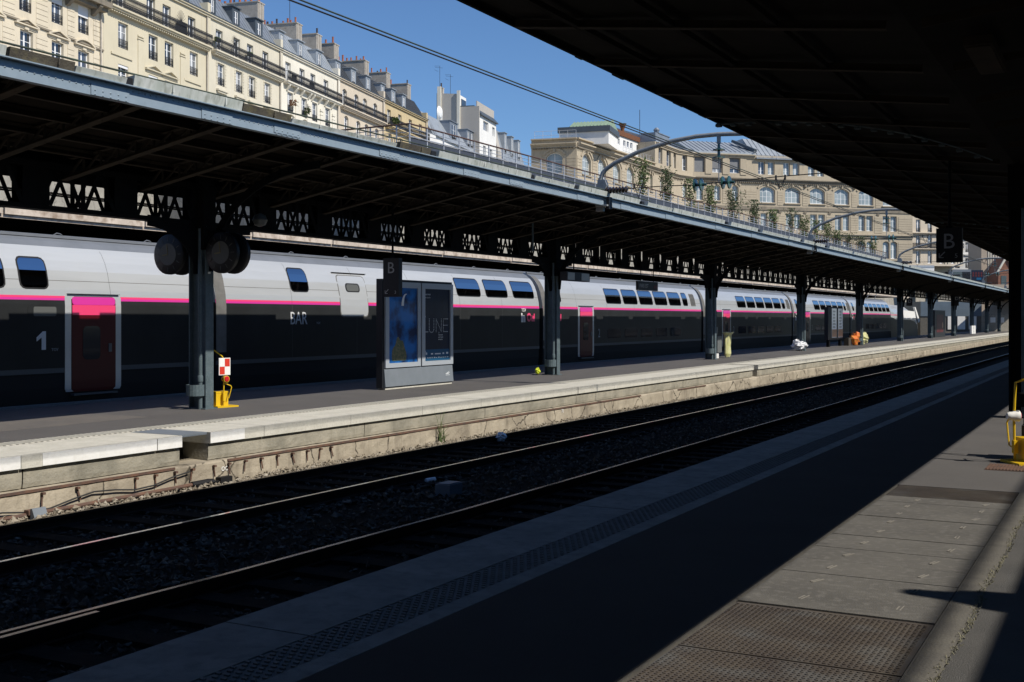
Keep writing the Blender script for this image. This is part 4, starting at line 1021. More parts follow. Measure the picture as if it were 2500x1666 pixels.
# clocks either side of the first column, two dials back to back
for s, lab in ((-1, 'black station clock with two dials hung left of the first column'), (1, 'black station clock with two dials hung right of the first column')):
    cx = -15.5 + s * .66; z = 2.93
    t = thing('station_clock', lab, 'clock', (cx, 16.34, z), 'clocks on the first column')
    for y in (16.14, 16.44):
        m = MB(); m.lathe([(.36, 0), (.385, .02), (.385, .09), (.36, .11)], (cx, y, z), 'y', 28); dr = build(m, 'case', 'clock_black', t, smooth=True)
        if y < 16.3:
            m = MB(); m.lathe([(.21, -.006), (.21, .001)], (cx, y, z), 'y', 24); build(m, 'dial', 'clock_dial', dr)
            m = MB()
            for k in range(12):
                a = k * math.pi / 6; m.bar((cx + .25 * math.sin(a), y - .004, z + .25 * math.cos(a)), (cx + .33 * math.sin(a), y - .004, z + .33 * math.cos(a)), .012, .004, (0, 1, 0))
            build(m, 'hour_marks', 'clock_dial', dr)
            m = MB(); m.bar((cx, y - .009, z), (cx - .14, y - .009, z - .02), .022, .004, (0, 1, 0)); m.bar((cx, y - .009, z), (cx - .03, y - .009, z + .19), .016, .004, (0, 1, 0)); build(m, 'hands', 'clock_hands', dr)
    build(MB().box(min(cx, -15.5), max(cx, -15.5), 16.28, 16.40, 3.30, 3.36), 'bracket', 'girder_dark', t)
# small things on the far platform
t = thing('traffic_cone', 'bent orange and yellow traffic cone behind the second column', 'cone', (-15.65, 32.45, 0))
m = MB(); m.lathe([(.02, .56), (.10, .30), (.13, .25)], (-15.95, 32.05, 0), 'z', 12); m.lathe([(.12, 0), (.10, .03), (.06, .03), (.05, .24)], (-15.95, 31.95, 0), 'z', 10); build(m, 'cone', 'cone_orange', t, smooth=True)
m = MB(); m.lathe([(.035, .53), (.083, .37)], (-15.95, 32.05, 0), 'z', 12); m.lathe([(.057, .12), (.055, .2)], (-15.95, 31.95, 0), 'z', 10); build(m, 'band', 'bag_yellow', t, smooth=True)
crumple('plastic_bottle', 'lime yellow bottle heap at the left foot of the second column', 'bottle', (-15.8, 30.95, .02), (.07, .11, .10), 'bottle_lime')
bn = thing('bin_stand', 'grey litter bin stand with ring beside the third column', 'litter bin', (-15.7, 47.6, 0))
m = MB(); m.box(-15.85, -15.6, 47.5, 48.1, .25, .95); m.box(-15.8, -15.75, 47.6, 48.0, 1.0, 1.35); build(m, 'cabinet', 'bin_grey', bn); build(MB().box(-15.78, -15.68, 47.25, 47.4, 0, 2.0), 'pole', 'girder_dark', bn); build(MB().box(-15.82, -15.66, 47.0, 47.6, 1.45, 2.05), 'notice', 'panel_dark', bn)
build(MB().lathe([(.12, 0), (.12, .2)], (-15.6, 47.3, .02), 'z', 12), 'pot', 'white', bn)
m = MB()
for i in range(7):
    pass
ring = []
for i, (z, r_) in enumerate(((.04, .17), (.18, .26), (.5, .24), (.8, .27), (1.0, .25), (1.05, .36), (1.12, .40), (1.10, .30))):
    ring.append(m._a([(-15.55 + r_ * .55 * math.cos(a) * random.uniform(.85, 1.15), 48.75 + r_ * math.sin(a) * random.uniform(.85, 1.15), z + random.uniform(-.02, .02)) for a in [q * 2 * math.pi / 16 for q in range(16)]]))
for p, q in zip(ring, ring[1:]): m._fs([(p + i, p + (i + 1) % 16, q + (i + 1) % 16, q + i) for i in range(16)])
tag(build(m, 'rubbish_bag', 'bag_yellow'), 'translucent yellow bag hanging full from the bin stand', 'bag')
crumple('rubbish_bag', 'crumpled white bag lying on the platform beside the fourth column', 'bag', (-15.6, 61.3, 0), (.35, .62, .28), 'bag_white', n=12, jitter=.3)
crumple('rubbish_bag', 'full pale yellow bag slumped against the right of the fifth column', 'bag', (-15.7, 78.3, 0), (.35, .95, .42), 'bag_yellow', n=12, jitter=.2)
crumple('carrier_bag', 'orange-red bag standing at the left of the fifth column', 'bag', (-15.6, 75.5, 0), (.28, .62, .42), 'bag_red', n=8, jitter=.38)
tag(build(MB().box(-16.0, -15.7, 72.2 + 1.8, 74.7, 0, .5), 'cardboard_box', 'cardboard'), 'dark cardboard box beside the orange-red bag', 'box')
mk = thing('marker_box', 'small white marker box with two black dots far along the platform', 'marker', (-15.4, 136, 0))
build(MB().box(-15.5, -15.3, 134.5, 138.0, .05, .95), 'plate', 'white', mk)
m = MB()
for z in (.3, .68): m.lathe([(.14, 0), (.14, .01)], (-15.298, 136.3, z), 'x', 12)
for q in m.v: pass
build(m, 'dots', 'black', mk)
# ================================================================== BUILDINGS
class Fac:
    def __init__(s, root, org, ang): s.root = root; s.loc = (org[0] - root.location.x, org[1] - root.location.y, -root.location.z); s.ang = ang
    def part(s, mb, name, mat, smooth=False): return build(mb, name, mat, s.root, local=True, smooth=smooth, loc=s.loc, rz=s.ang)
    def put(s, me, name, u, y, z):
        c_, s_ = math.cos(s.ang), math.sin(s.ang)
        return inst(me, name, s.root, (s.loc[0] + u * c_ - y * s_, s.loc[1] + u * s_ + y * c_, s.loc[2] + z), s.ang)
def arcpts(u0, u1, z1, rise, n=8):
    w = (u1 - u0) / 2; rad = (w * w + rise * rise) / (2 * rise); cz = z1 - rad; a0 = math.asin(min(1, w / rad))
    return [((u0 + u1) / 2 + rad * math.sin(-a0 + 2 * a0 * i / n), cz + rad * math.cos(-a0 + 2 * a0 * i / n)) for i in range(n + 1)]
def wall_mesh(u0, u1, z0, z1, ops, rev=.28, y=0.0, depth=None):
    m = MB(); us = sorted({u0, u1} | {v for o in ops for v in o[:2]}); zs = sorted({z0, z1} | {v for o in ops for v in o[2:4]})
    for a, b in zip(us, us[1:]):
        run = None
        for c_, d in zip(zs, zs[1:]):
            cu, cz = (a + b) / 2, (c_ + d) / 2
            hole = any(o[0] < cu < o[1] and o[2] < cz < o[3] for o in ops)
            if not hole: m.face([(a, y, c_), (b, y, c_), (b, y, d), (a, y, d)])
    for o in ops:
        a, b, c_, d = o[:4]; rise = o[4] if len(o) > 4 else 0; top = d - rise; Y = y + rev
        m.face([(a, y, c_), (a, Y, c_), (b, Y, c_), (b, y, c_)]); m.face([(a, y, c_), (a, y, top), (a, Y, top), (a, Y, c_)]); m.face([(b, y, c_), (b, Y, c_), (b, Y, top), (b, y, top)])
        if rise:
            P = arcpts(a, b, d, rise)
            for p, q in zip(P, P[1:]):
                m.face([(p[0], y, p[1]), (q[0], y, q[1]), (q[0], y, d), (p[0], y, d)]); m.face([(p[0], y, p[1]), (p[0], Y, p[1]), (q[0], Y, q[1]), (q[0], y, q[1])])
        else: m.face([(a, y, d), (a, Y, d), (b, Y, d), (b, y, d)])
    if depth:
        m.face([(u0, y, z0), (u0, y, z1), (u0, depth, z1), (u0, depth, z0)]); m.face([(u1, y, z0), (u1, depth, z0), (u1, depth, z1), (u1, y, z1)]); m.face([(u0, depth, z0), (u0, depth, z1), (u1, depth, z1), (u1, depth, z0)])
    return m
WC = {}
def win_meshes(w, h, rise=0, nx=2, ny=(.66,), th=.085, mid=.15, glass='window_glass'):
    key = (round(w, 2), round(h, 2), round(rise, 2), nx, ny, glass, th)
    if key in WC: return WC[key]
    m = MB(); d0, d1 = 0, .05; top = h - rise
    m.box(0, th, d0, d1, 0, top); m.box(w - th, w, d0, d1, 0, top); m.box(th, w - th, d0, d1, 0, th * 1.3)
    if rise:
        P = arcpts(0, w, h, rise)
        for p, q in zip(P, P[1:]): m.bar((p[0], .025, p[1] - th / 2), (q[0], .025, q[1] - th / 2), .05, th, (0, 0, 1))
    else: m.box(th, w - th, d0, d1, h - th, h)
    for i in range(1, nx):
        tt = mid if (nx == 2 or (nx % 2 == 0 and i == nx // 2)) else .05
        x = w * i / nx; hh = h - .02 - (rise * (abs(2 * i / nx - 1)) ** 2 if rise else 0); m.box(x - tt / 2, x + tt / 2, .005, .055, th, hh)
    for f_ in ny: m.box(th, w - th, .008, .045, h * f_ - .02, h * f_ + .02)
    p = MB()
    if rise: p.prism([(0, 0.02), (w, .02)] + arcpts(.02, w - .02, h - .02, rise)[::-1], .024, .032, 'y')
    else: p.box(.02, w - .02, .024, .032, .02, h - .02)
    WC[key] = (m.mesh('window', 'white_frame'), p.mesh('pane', glass)); return WC[key]
GC = {}
def guard_mesh(w, h=.85):
    k = (round(w, 2), h)
    if k in GC: return GC[k]
    m = MB(); m.box(0, w, -.02, .02, h - .03, h); m.box(0, w, -.015, .015, h - .22, h - .2); m.box(0, w, -.015, .015, .03, .055)
    n = max(4, int(w / .13))
    for i in range(n + 1): x = w * i / n; m.box(x - .011, x + .011, -.011, .011, .05, h - .02)
    for i in range(n): x = w * (i + .5) / n; m.bar((x - .05, 0, .12), (x + .05, 0, .3), .014, .014); m.bar((x + .05, 0, .12), (x - .05, 0, .3), .014, .014); m.bar((x - .04, 0, h - .2), (x + .04, 0, h - .05), .012, .012)
    GC[k] = m.mesh('guard_rail', 'iron'); return GC[k]
def window(F, u0, u1, z0, z1, rise=0, rev=.22, guard=0, shutter=0, sill=True, y=0, **kw):
    w, h = u1 - u0, z1 - z0
    if kw.get('glass', 'window_glass') == 'window_glass': kw['glass'] = random.choice(('window_glass', 'window_blue', 'window_blue', 'window_curtain'))
    fm, pm = win_meshes(w, h, rise, **kw)
    o = F.put(fm, 'window', u0, y + rev, z0); inst(pm, 'pane', o, (0, 0, 0))
    if guard: F.put(guard_mesh(w - .04, guard), 'guard_rail', u0 + .02, y + .03, z0)
    if shutter:
        F.part(MB().box(u0 + .01, u1 - .01, y + .05, y + .12, z1 - shutter, z1 - .002), 'roller_shutter', 'shutter_white')
    return o
def railing_mesh(L, h=1.05, step=.15):
    m = MB(); m.box(0, L, -.025, .025, h - .04, h); m.box(0, L, -.018, .018, h - .30, h - .275); m.box(0, L, -.018, .018, .06, .085)
    n = int(L / step)
    for i in range(n + 1):
        x = L * i / n; m.box(x - .018, x + .018, -.012, .012, .0 if i % 10 == 0 else .07, h - .03)
        if i < n:
            xm = x + L / n / 2; m.bar((xm - .06, 0, h - .28), (xm + .06, 0, h - .06), .014, .03); m.bar((xm + .06, 0, h - .28), (xm - .06, 0, h - .06), .014, .03)
            m.bar((xm - .06, 0, .10), (xm + .06, 0, .48), .014, .03); m.bar((xm + .06, 0, .10), (xm - .06, 0, .48), .014, .03); m.box(xm - .05, xm + .05, -.01, .01, .50, .54)
    return m
def dentils(F, u0, u1, z0, z1, y0, y1, pitch, w, mat):
    m = MB(); n = int((u1 - u0) / pitch)
    for i in range(n): u = u0 + (i + .5) * (u1 - u0) / n; m.box(u - w / 2, u + w / 2, y0, y1, z0, z1)
    return stuff(F.part(m, 'dentils', mat))
def rustication(F, spans, z0, z1, pitch, mat, pr=.03):
    m = MB()
    for a, b in spans:
        z = z0
        while z + pitch <= z1 + .01: m.box(a, b, -pr, -.002, z + .02, z + pitch - .02); z += pitch
    return stuff(F.part(m, 'stone_courses', mat))
def pediment(F, u0, u1, z, mat, curved=False):
    c_ = (u0 + u1) / 2; m = MB(); m.box(u0, u1, -.22, -.002, z, z + .09)
    if curved:
        P = arcpts(u0, u1, z + .52, .40)
        for p, q in zip(P, P[1:]): m.bar((p[0], -.11, p[1]), (q[0], -.11, q[1]), .22, .09, (0, 0, 1))
    else:
        m.bar((u0, -.11, z + .09), (c_, -.11, z + .48), .22, .09); m.bar((c_, -.11, z + .48), (u1, -.11, z + .09), .22, .09)
    m.box(u0 + .15, u1 - .15, -.06, -.003, z - .18, z - .003)
    return F.part(m, 'pediment', mat)
def chimney(F, u, y0, y1, z0, z1, w, pots, mat='chimney', pm='pot'):
    m = MB(); m.box(u, u + w, y0, y1, z0, z1); m.box(u - .08, u + w + .08, y0 - .08, y1 + .08, z1, z1 + .12)
    for q in (.28, .72): m.box(u + w * q - .16, u + w * q + .16, y0 - .05, y0 - .002, z0, z1 - .01)
    ch = F.part(m, 'chimney', mat)
    for k in range(pots):
        yy = y0 + .35 + (y1 - y0 - .7) * k / max(1, pots - 1); h_ = random.uniform(.35, .85); r_ = random.uniform(.10, .15)
        pmb = MB(); pmb.lathe([(r_ * 1.15, 0), (r_, .1), (r_ * .9, h_ - .08), (r_ * 1.1, h_)], (u + w * random.choice((.35, .65)), yy, z1 + .12), 'z', 8)
        build(pmb, 'chimney_pot', pm if random.random() < .75 else 'pot_dark', ch, local=True, smooth=True)
    return ch
def dormer(F, u0, u1, z0, z1, mat='zinc', y=.4, back=2.4, glass=True):
    m = MB(); a, b = u0, u1; ow = (b - a) * .30
    m.box(a, a + ow * .8, y, y + .12, z0, z1); m.box(b - ow * .8, b, y, y + .12, z0, z1); m.box(a + ow * .8, b - ow * .8, y, y + .12, z1 - .28, z1)
    m.box(a, a + .06, y + .12, back, z0, z1); m.box(b - .06, b, y + .12, back, z0, z1)
    m.box(a - .10, b + .10, y - .16, back + .3, z1, z1 + .09)
    d = F.part(m, 'dormer', mat)
    fm, pm = win_meshes(b - a - ow * 1.6, z1 - .28 - z0, 0, ny=(.62,))
    o = inst(fm, 'window', d, (a + ow * .8, y + .06, z0)); inst(pm, 'pane', d, (a + ow * .8, y + .06, z0))
    inst(guard_mesh(b - a - ow * 1.6, .5), 'guard_rail', d, (a + ow * .8, y - .02, z0))
    return d
def mansard(F, u0, u1, ze, zt, mat='zinc', y0=.15, y1=1.9, seams=True, top=.5, back=8):
    m = MB(); m.prism([(y0, ze), (y1, zt), (back, zt + top), (back, ze)], u0, u1, 'x')
    if seams:
        n = int((u1 - u0) / .65)
        for i in range(n + 1):
            u = u0 + (u1 - u0) * i / n; m.bar((u, y0 - .01, ze + .02), (u, y1 - .01, zt + .02), .035, .05, (1, 0, 0))
    return F.part(m, 'roof', mat)
ANG_L = math.atan2(.976, -.2181); OL = (-70.4, 65.4)
dxy = (math.cos(ANG_L), math.sin(ANG_L))
def row(u0, u1, label, wm, tops, mids, lows, dorm, chim, **k):
    o = (OL[0] + dxy[0] * u0, OL[1] + dxy[1] * u0)
    t = thing('apartment_building', label, 'building', (o[0], o[1], 10.5)); F = Fac(t, OL, ANG_L)
    rise = k.get('rise', 0); ops = []
    for a, b in tops: ops.append((a, b, 26.16, 28.22, rise))
    for a, b in mids: ops.append((a, b, 23.15, 25.2, rise))
    for a, b in lows: ops.append((a, b, 19.75, 21.85, rise))
    for a, b in lows: ops.append((a, b, 16.4, 18.4, 0))
    F.part(wall_mesh(u0 + .01, u1 - .01, 10.5, 29.1, ops, depth=10), 'wall', wm)
    for i, (a, b) in enumerate(tops): window(F, a, b, 26.16, 28.22, rise, glass='window_glass')
    for i, (a, b) in enumerate(mids): window(F, a, b, 23.15, 25.2, rise, guard=.72 if not k.get('noguard') else 0, shutter=k.get('sh_mid', 0) * random.uniform(.8, 1.3))
    for i, (a, b) in enumerate(lows): window(F, a, b, 19.75, 21.85, rise, guard=.5, shutter=k.get('sh_low', 0)); window(F, a, b, 16.4, 18.4, 0)
    if not k.get('noeave'):
        m = MB(); m.box(u0, u1, -.30, .3, 29.10, 29.20); m.box(u0, u1, -.18, -.002, 28.92, 29.098); F.part(m, 'eave_cornice', wm)
        F.part(MB().box(u0, u1, -.34, .1, 29.202, 29.28), 'eave_gutter', 'zinc_dark')
        mansard(F, u0, u1, 29.26, 31.9, k.get('roof', 'zinc'))
    for a, b in dorm: dormer(F, a, b, 29.25, 31.25, k.get('dmat', 'zinc'))
    for u, n in chim: chimney(F, u, 2.0, 7.2, 29.5, 33.9, 1.35, n, pm=k.get('pots', 'pot'))
    # balcony
    if not k.get('nobalc'):
        b0, b1 = u0 + .35, u1 - .25
        m = MB(); m.box(b0, b1, -.62, -.002, 26.0, 26.13); m.box(b0 + .05, b1 - .05, -.5, -.002, 25.86, 25.998); F.part(m, 'balcony_slab', wm)
        if k.get('corbels'):
            for a, b in mids:
                for q in (a - .35, b + .1): F.part(MB().prism([(-.002, 25.2), (-.12, 25.25), (-.45, 25.70), (-.5, 25.858), (-.002, 25.858)], q, q + .25, 'x'), 'corbel', wm)
        else: dentils(F, b0 + .1, b1 - .1, 25.70, 25.858, -.40, -.002, .30, .15, wm)
        rr = railing_mesh(b1 - b0 - .1); r_ = F.put(rr.mesh('balcony_railing', 'iron'), 'balcony_railing', b0 + .05, -.57, 26.13)
        m = MB()
        for u in (b0 + .05, b1 - .07): m.box(u, u + .02, -.55, -.02, 27.12, 27.16); m.box(u, u + .02, -.3, -.28, 26.13, 27.12)
        F.part(m, 'railing_returns', 'iron')
    F.part(MB().box(u1 - .32, u1 + .18, -.10, 2.2, 27.3, 30.2), 'party_wall', wm)
    m = MB(); m.tube([(u1 - .42, -.1, 12), (u1 - .42, -.1, 28.9)], .07, 6); F.part(m, 'downpipe', 'chimney', smooth=True)
    return t, F
w12 = lambda us, w=1.25: [(u, u + w) for u in us]
t, F = row(-20, -2.45, 'warm white apartment building with roller shutters and a dark weathered stone balcony, leftmost', 'stone_warm', w12([-18.5, -15.2, -11.8, -8.4, -5.4]), w12([-18.7, -15.3, -11.93, -8.52, -5.5]), w12([-18.7, -15.3, -11.84, -8.5, -5.5], 1.32), [], [], sh_mid=.72, nobalc=1)
for i, u in enumerate((-18.7, -15.3, -11.9, -8.5, -5.5)): pediment(F, u - .55, u + 1.85, 22.15, 'stone_warm', i == 4); F.part(MB().box(u + .45, u + .85, -.12, -.004, 21.9, 22.14), 'keystone', 'stone_warm')
m = MB(); m.box(-20, -2.5, -.12, -.003, 22.35, 22.47); F.part(m, 'string_course', 'stone_dirty')
m = MB(); m.box(-20, -2.6, -.95, -.002, 25.55, 25.95); m.box(-20, -2.7, -.6, -.002, 25.25, 25.548)
for u in range(-19, -2, 3): m.prism([(-.003, 24.75), (-.2, 24.8), (-.85, 25.4), (-.85, 25.547), (-.003, 25.547)], u, u + .35, 'x')
F.part(m, 'stone_balcony', 'stone_dirty'); F.put(railing_mesh(17.2).mesh('balcony_railing', 'iron'), 'balcony_railing', -19.9, -.85, 25.95)
rustication(F, [(-20, -19.1), (-16.9, -15.8), (-13.6, -12.4), (-10.2, -8.95), (-6.75, -5.95), (-3.7, -2.6)], 19, 22.1, .37, 'stone_warm'); rustication(F, [(-16.9, -15.8), (-13.6, -12.4), (-10.2, -8.95), (-6.75, -5.95), (-3.7, -2.6)], 22.6, 25.2, .37, 'stone_warm')
# each window of this row has a white surround
cols2 = [-.53, 3.64, 6.0, 9.9]
t, F = row(-2.45, 13.05, 'yellow rendered apartment building with long iron balcony and twin triangular pediments', 'stone_yellow', w12([-.8, 3.35, 5.68, 9.6], 1.22), w12(cols2, 1.32), w12(cols2, 1.35), [(5.0, 6.4), (9.3, 10.7)], [], sh_low=.22)
pediment(F, 3.1, 5.5, 22.2, 'stone_yellow'); pediment(F, 5.5, 7.9, 22.2, 'stone_yellow')
for u in (-.9, 9.5): F.part(MB().box(u - .6, u + 2.2, -.1, -.003, 22.45, 22.62), 'lintel_band', 'stone_yellow')
for u in (2.1, 8.35):
    m = MB(); m.box(u, u + .75, -.06, -.003, 19, 24.4); m.box(u - .08, u + .83, -.12, -.003, 24.4, 24.5); m.box(u - .04, u + .79, -.09, -.003, 24.62, 24.75); F.part(m, 'pilaster', 'stone_yellow')
fan = MB()
for i in range(13): a = math.pi * i / 12; fan.bar((7.9, -.4, 27.1), (7.9 + .75 * math.cos(a), -.4, 27.1 + 1.1 * math.sin(a)), .02, .02)
F.part(fan, 'balcony_screen', 'iron'); m = MB(); m.box(7.6, 8.6, -.5, -.1, 26.15, 27.2); F.part(m, 'plant_boxes', 'iron')
cols3 = [14.6, 17.92, 20.44, 23.56]
t, F = row(13.05, 27.15, 'cream apartment building with grey dormers and stone window ledges, third from left', 'stone_cream', w12([14.28, 17.5, 20.05, 23.15], 1.22), w12(cols3), w12(cols3), [(13.75, 15.0), (18.0, 19.4), (22.45, 23.95)], [(25.9, 8)], dmat='zinc_dark')
for u in cols3:
    m = MB(); m.box(u - .3, u + 1.55, -.28, -.002, 22.62, 22.76); m.box(u - .15, u + 1.4, -.18, -.002, 22.45, 22.618); F.part(m, 'window_ledge', 'stone_cream')
    m = MB()
    for q in (u - .28, u + 1.3):
        for i in range(8): m.box(q + (.04 if i % 2 else 0), q + (.21 if i % 2 else .25), -.035, -.003, 23.2 + i * .27, 23.42 + i * .27)
    stuff(F.part(m, 'quoins', 'stone_cream'))
m = MB()
for i in range(9): a = R(25 + i * 16); m.bar((17.0, -.4, 27.2), (17.0 + .7 * math.cos(a), -.4, 27.2 + 1.0 * math.sin(a)), .02, .02)
F.part(m, 'balcony_screen', 'iron')
m = MB(); [m.box(a, a + .7, -.52, -.25, 26.9, 27.3) for a in (13.6, 19.6)]; F.part(m, 'plant_boxes', 'leaf_dark')
cols4 = [28.5, 31.75, 34.32, 37.62]
t, F = row(27.15, 41.2, 'white stone apartment building with corbelled balcony and window flower boxes', 'stone_white', w12([28.05, 31.28, 33.9, 37.2], 1.22), w12(cols4, 1.3), w12(cols4, 1.3), [(27.45, 28.6), (31.6, 33.05), (36.2, 37.7)], [(34.6, 9), (39.6, 1)], corbels=1, dmat='zinc_light', roof='zinc_light')
for u in (30.6, 33.45, 36.6, 39.7):
    m = MB(); m.box(u - .3, u + .3, -.07, -.003, 19, 24.7); m.box(u - .38, u + .38, -.14, -.003, 24.5, 24.75); m.box(u - .36, u + .36, -.11, -.003, 24.1, 24.2); F.part(m, 'pilaster', 'stone_white')
for u in cols4:
    m = MB(); P = arcpts(u - .2, u + 1.5, 22.95, .25)
    for p, q in zip(P, P[1:]): m.bar((p[0], -.08, p[1]), (q[0], -.08, q[1]), .16, .09)
    F.part(m, 'window_arch', 'stone_white')
fl = [('flowers', 28.55, 23.9), ('leaf_dark', 31.85, 23.6)]
for mt, u, z in fl: F.part(MB(), 'x', mt) if 0 else crumple('window_flowers', None, None, (F.loc[0] + dxy[0] * (u + .6) + .976 * .25, F.loc[1] + dxy[1] * (u + .6) + .218 * .25, F.loc[2] + z), (.35, .6, .34), mt, parent=None) if 0 else None
def bush(F, u, y, z, ru, rz, mat, n=70, s=.14, name='window_flowers'):
    m = MB()
    for i in range(n):
        a, b, q = random.uniform(0, 6.28), random.uniform(-1, 1), random.uniform(.4, 1) ** .5
        p = Vector((u + ru * q * math.cos(a) * math.sqrt(1 - b * b), y + .3 * q * math.sin(a), z + rz * q * b)); d = Vector((random.uniform(-1, 1), random.uniform(-1, 1), random.uniform(-1, 1))).normalized() * s; e = d.cross(Vector((.3, .5, .8))).normalized() * s * .6
        m.face([p - d, p + e, p + d, p - e])
    return F.part(m, name, mat)
bush(F, 29.25, -.25, 24.1, .65, .33, 'flowers'); bush(F, 32.6, -.25, 23.9, .5, .4, 'leaf_dark')
m = MB(); [m.box(a, a + .8, -.5, -.3, 26.35, 27.0) for a in (28.8, 33.0)]; F.part(m, 'balcony_furniture', 'iron')
m = MB(); m.tube([(34.0, 2.5, 33.9), (34.0, 2.5, 38.2)], .03, 5); m.bar((33.3, 2.5, 38.0), (34.1, 2.5, 38.05), .03, .03); m.bar((33.2, 2.5, 38.1), (33.6, 2.5, 37.9), .03, .03); m.bar((33.5, 2.5, 36.4), (34.0, 2.5, 36.4), .03, .03); F.part(m, 'aerial', 'iron')
cols5 = [42.75, 46.2, 48.7, 51.9]
t, F = row(41.2, 54.8, 'pinkish stone apartment building with round-headed windows, fifth from left', 'stone_pink', w12([42.25, 45.6, 48.17, 51.4], 1.25), w12(cols5, 1.2), w12(cols5, 1.2), [(41.25, 42.6), (45.6, 47.0), (50.0, 51.4)], [(44.3, 6), (53.4, 9)], rise=.28, roof='slate', noguard=1, dmat='zinc_light')
t, F = row(54.8, 70.4, 'ochre apartment building with dormers, last of the row before the gap', 'stone_ochre', w12([55.95, 59.7, 63.5, 67.35], 1.2), w12([56.3, 60.1, 63.9, 67.8], 1.2), w12([56.3, 60.1, 63.9, 67.8], 1.2), [(54.75, 56.0), (58.3, 59.7), (62.1, 63.4)], [(60.6, 8), (68.2, 3)], roof='slate', dmat='zinc_light')
bush(F, 57.3, -.5, 26.9, 1.5, .5, 'leaf', 120, .2, 'balcony_plants')

# grey block with blank party wall and zinc-roofed houses beyond the row
def U(u, y=0): return (OL[0] + dxy[0] * u - dxy[1] * y, OL[1] + dxy[1] * u + dxy[0] * y)
o = U(71); t = thing('zinc_roofed_house', 'low white house under a pale zinc mansard with small dormers, behind the walkway railing', 'building', (o[0], o[1], 10.5)); F = Fac(t, OL, ANG_L)
ops = [(74 + 4 * i, 75.3 + 4 * i, 24.2, 26.2) for i in range(5)]
F.part(wall_mesh(71, 94.7, 10.5, 27.6, ops, depth=10), 'wall', 'render_white')
for a, b, c_, d in ops: window(F, a, b, c_, d)
m = MB(); m.prism([(-.3, 27.6), (.2, 27.62), (2.6, 31.4), (6.5, 32.0), (10, 31.2), (10, 27.6)], 74.2, 94.6, 'x'); F.part(m, 'roof', 'zinc_light')
m = MB(); m.face([(74.19, -.3, 27.65), (74.19, 10, 27.65), (77.5, 6.5, 32.05), (77.5, 2.6, 31.45)]); b0 = len(m.v)
for i in range(14): y_ = .1 + i * .7; m.bar((74.25, y_, 27.75), (77.3, 2.7 + (y_ - .1) * .38, 31.4 + min(.5, .12 * i)), .05, .07)
m.face([(74.19, -.3, 27.64), (77.5, 2.6, 31.45), (77.5, 2.6, 27.64)]); F.part(m, 'hip', 'zinc_light')
for a, b in ((83.0, 86.6), (91.2, 92.8), (97.0 - 4.0, 94.5)): dormer(F, a, b, 28.6, 31.3, 'zinc', y=.9, back=4)
m = MB(); m.lathe([(.02, 0), (.8, .22), (1.05, .5), (1.0, .5), (.75, .28), (.01, .1)], (88.5, 4.0, 33.6), 'y', 18); m.tube([(88.5, 4.1, 31.5), (88.5, 4.1, 33.6)], .08, 6); F.part(m, 'satellite_dish', 'white')
o = U(94.8); t = thing('grey_apartment_block', 'tall grey rendered block with blank end wall, aerials and a white street front', 'building', (o[0], o[1], 10.5)); F = Fac(t, OL, ANG_L)
ops = [(96.9, 99.8, 32.1, 33.6), (102.0, 103.4, 31.9, 33.4), (96.9, 98.4, 27.6, 29.6), (100.5, 102, 27.6, 29.6)]
F.part(wall_mesh(94.85, 104.2, 10.5, 34.2, ops, depth=7), 'wall', 'render_white')
for i, (a, b, c_, d) in enumerate(ops): window(F, a, b, c_, d, nx=3 if i == 0 else 2, ny=())
m = MB(); m.prism([(-.05, 10.5), (-.05, 35.5), (3.3, 35.5), (3.3, 37.6), (7.1, 37.9), (7.1, 10.5)], 94.6, 94.84, 'x'); F.part(m, 'blank_end_wall', 'render_grey')
m = MB(); m.prism([(-.4, 34.15), (-.35, 34.3), (.9, 35.7), (3.4, 35.72), (3.4, 34.15)], 94.85, 104.4, 'x'); F.part(m, 'roof', 'zinc_dark')
F.part(MB().box(94.9, 104.3, .4, .55, 34.8, 36.4), 'parapet', 'render_grey')
m = MB(); m.prism([(3.3, 35.6), (3.3, 37.5), (7, 37.9), (7, 35.6)], 94.85, 98.2, 'x'); F.part(m, 'penthouse', 'render_white'); F.part(MB().box(95.6, 97.9, 3.22, 3.29, 35.75, 37.0), 'penthouse_window', 'window_glass')
m = MB(); m.box(94.3, 94.58, 3.1, 3.6, 30, 38.1); m.box(94.3, 94.58, 6.3, 6.9, 30, 38.9); F.part(m, 'flues', 'stone_white'); chimney(F, 94.9, 6.2, 6.9, 37.8, 38.7, .6, 1, 'render_grey', 'pot_dark')
m = MB()
for y_, h_ in ((6.6, 42.3), (4.8, 40.8)): m.tube([(94.7, y_, 37.5), (94.7, y_, h_)], .03, 5); m.bar((94.7, y_ - .5, h_ - .4), (94.7, y_ + .8, h_ - .2), .03, .03); m.bar((94.7, y_ + .3, h_ - .9), (94.7, y_ + .9, h_ - .6), .03, .03); m.bar((94.7, y_ + .1, h_ - .05), (94.7, y_ + .9, h_), .03, .03)
F.part(m, 'aerial', 'iron')
o = U(104.5); t = thing('zinc_mansard_house', 'narrow house with steep pale zinc mansard and three slim dormers, beside the grey block', 'building', (o[0], o[1], 10.5)); F = Fac(t, OL, ANG_L)
ops = [(106 + 4 * i, 107.2 + 4 * i, 26.0, 28.0) for i in range(4)] + [(106 + 4 * i, 107.2 + 4 * i, 22.6, 24.6) for i in range(4)]
F.part(wall_mesh(104.5, 123, 10.5, 29.0, ops, depth=8), 'wall', 'render_white')
for a, b, c_, d in ops: window(F, a, b, c_, d, guard=.7)
mansard(F, 106.5, 122.5, 29.0, 34.0, 'zinc_light', y0=-.1, y1=1.4)
for a in (109.5, 113.8, 118.2): dormer(F, a, a + 1.5, 30.2, 33.6, 'zinc_light', y=.1, back=1.6)
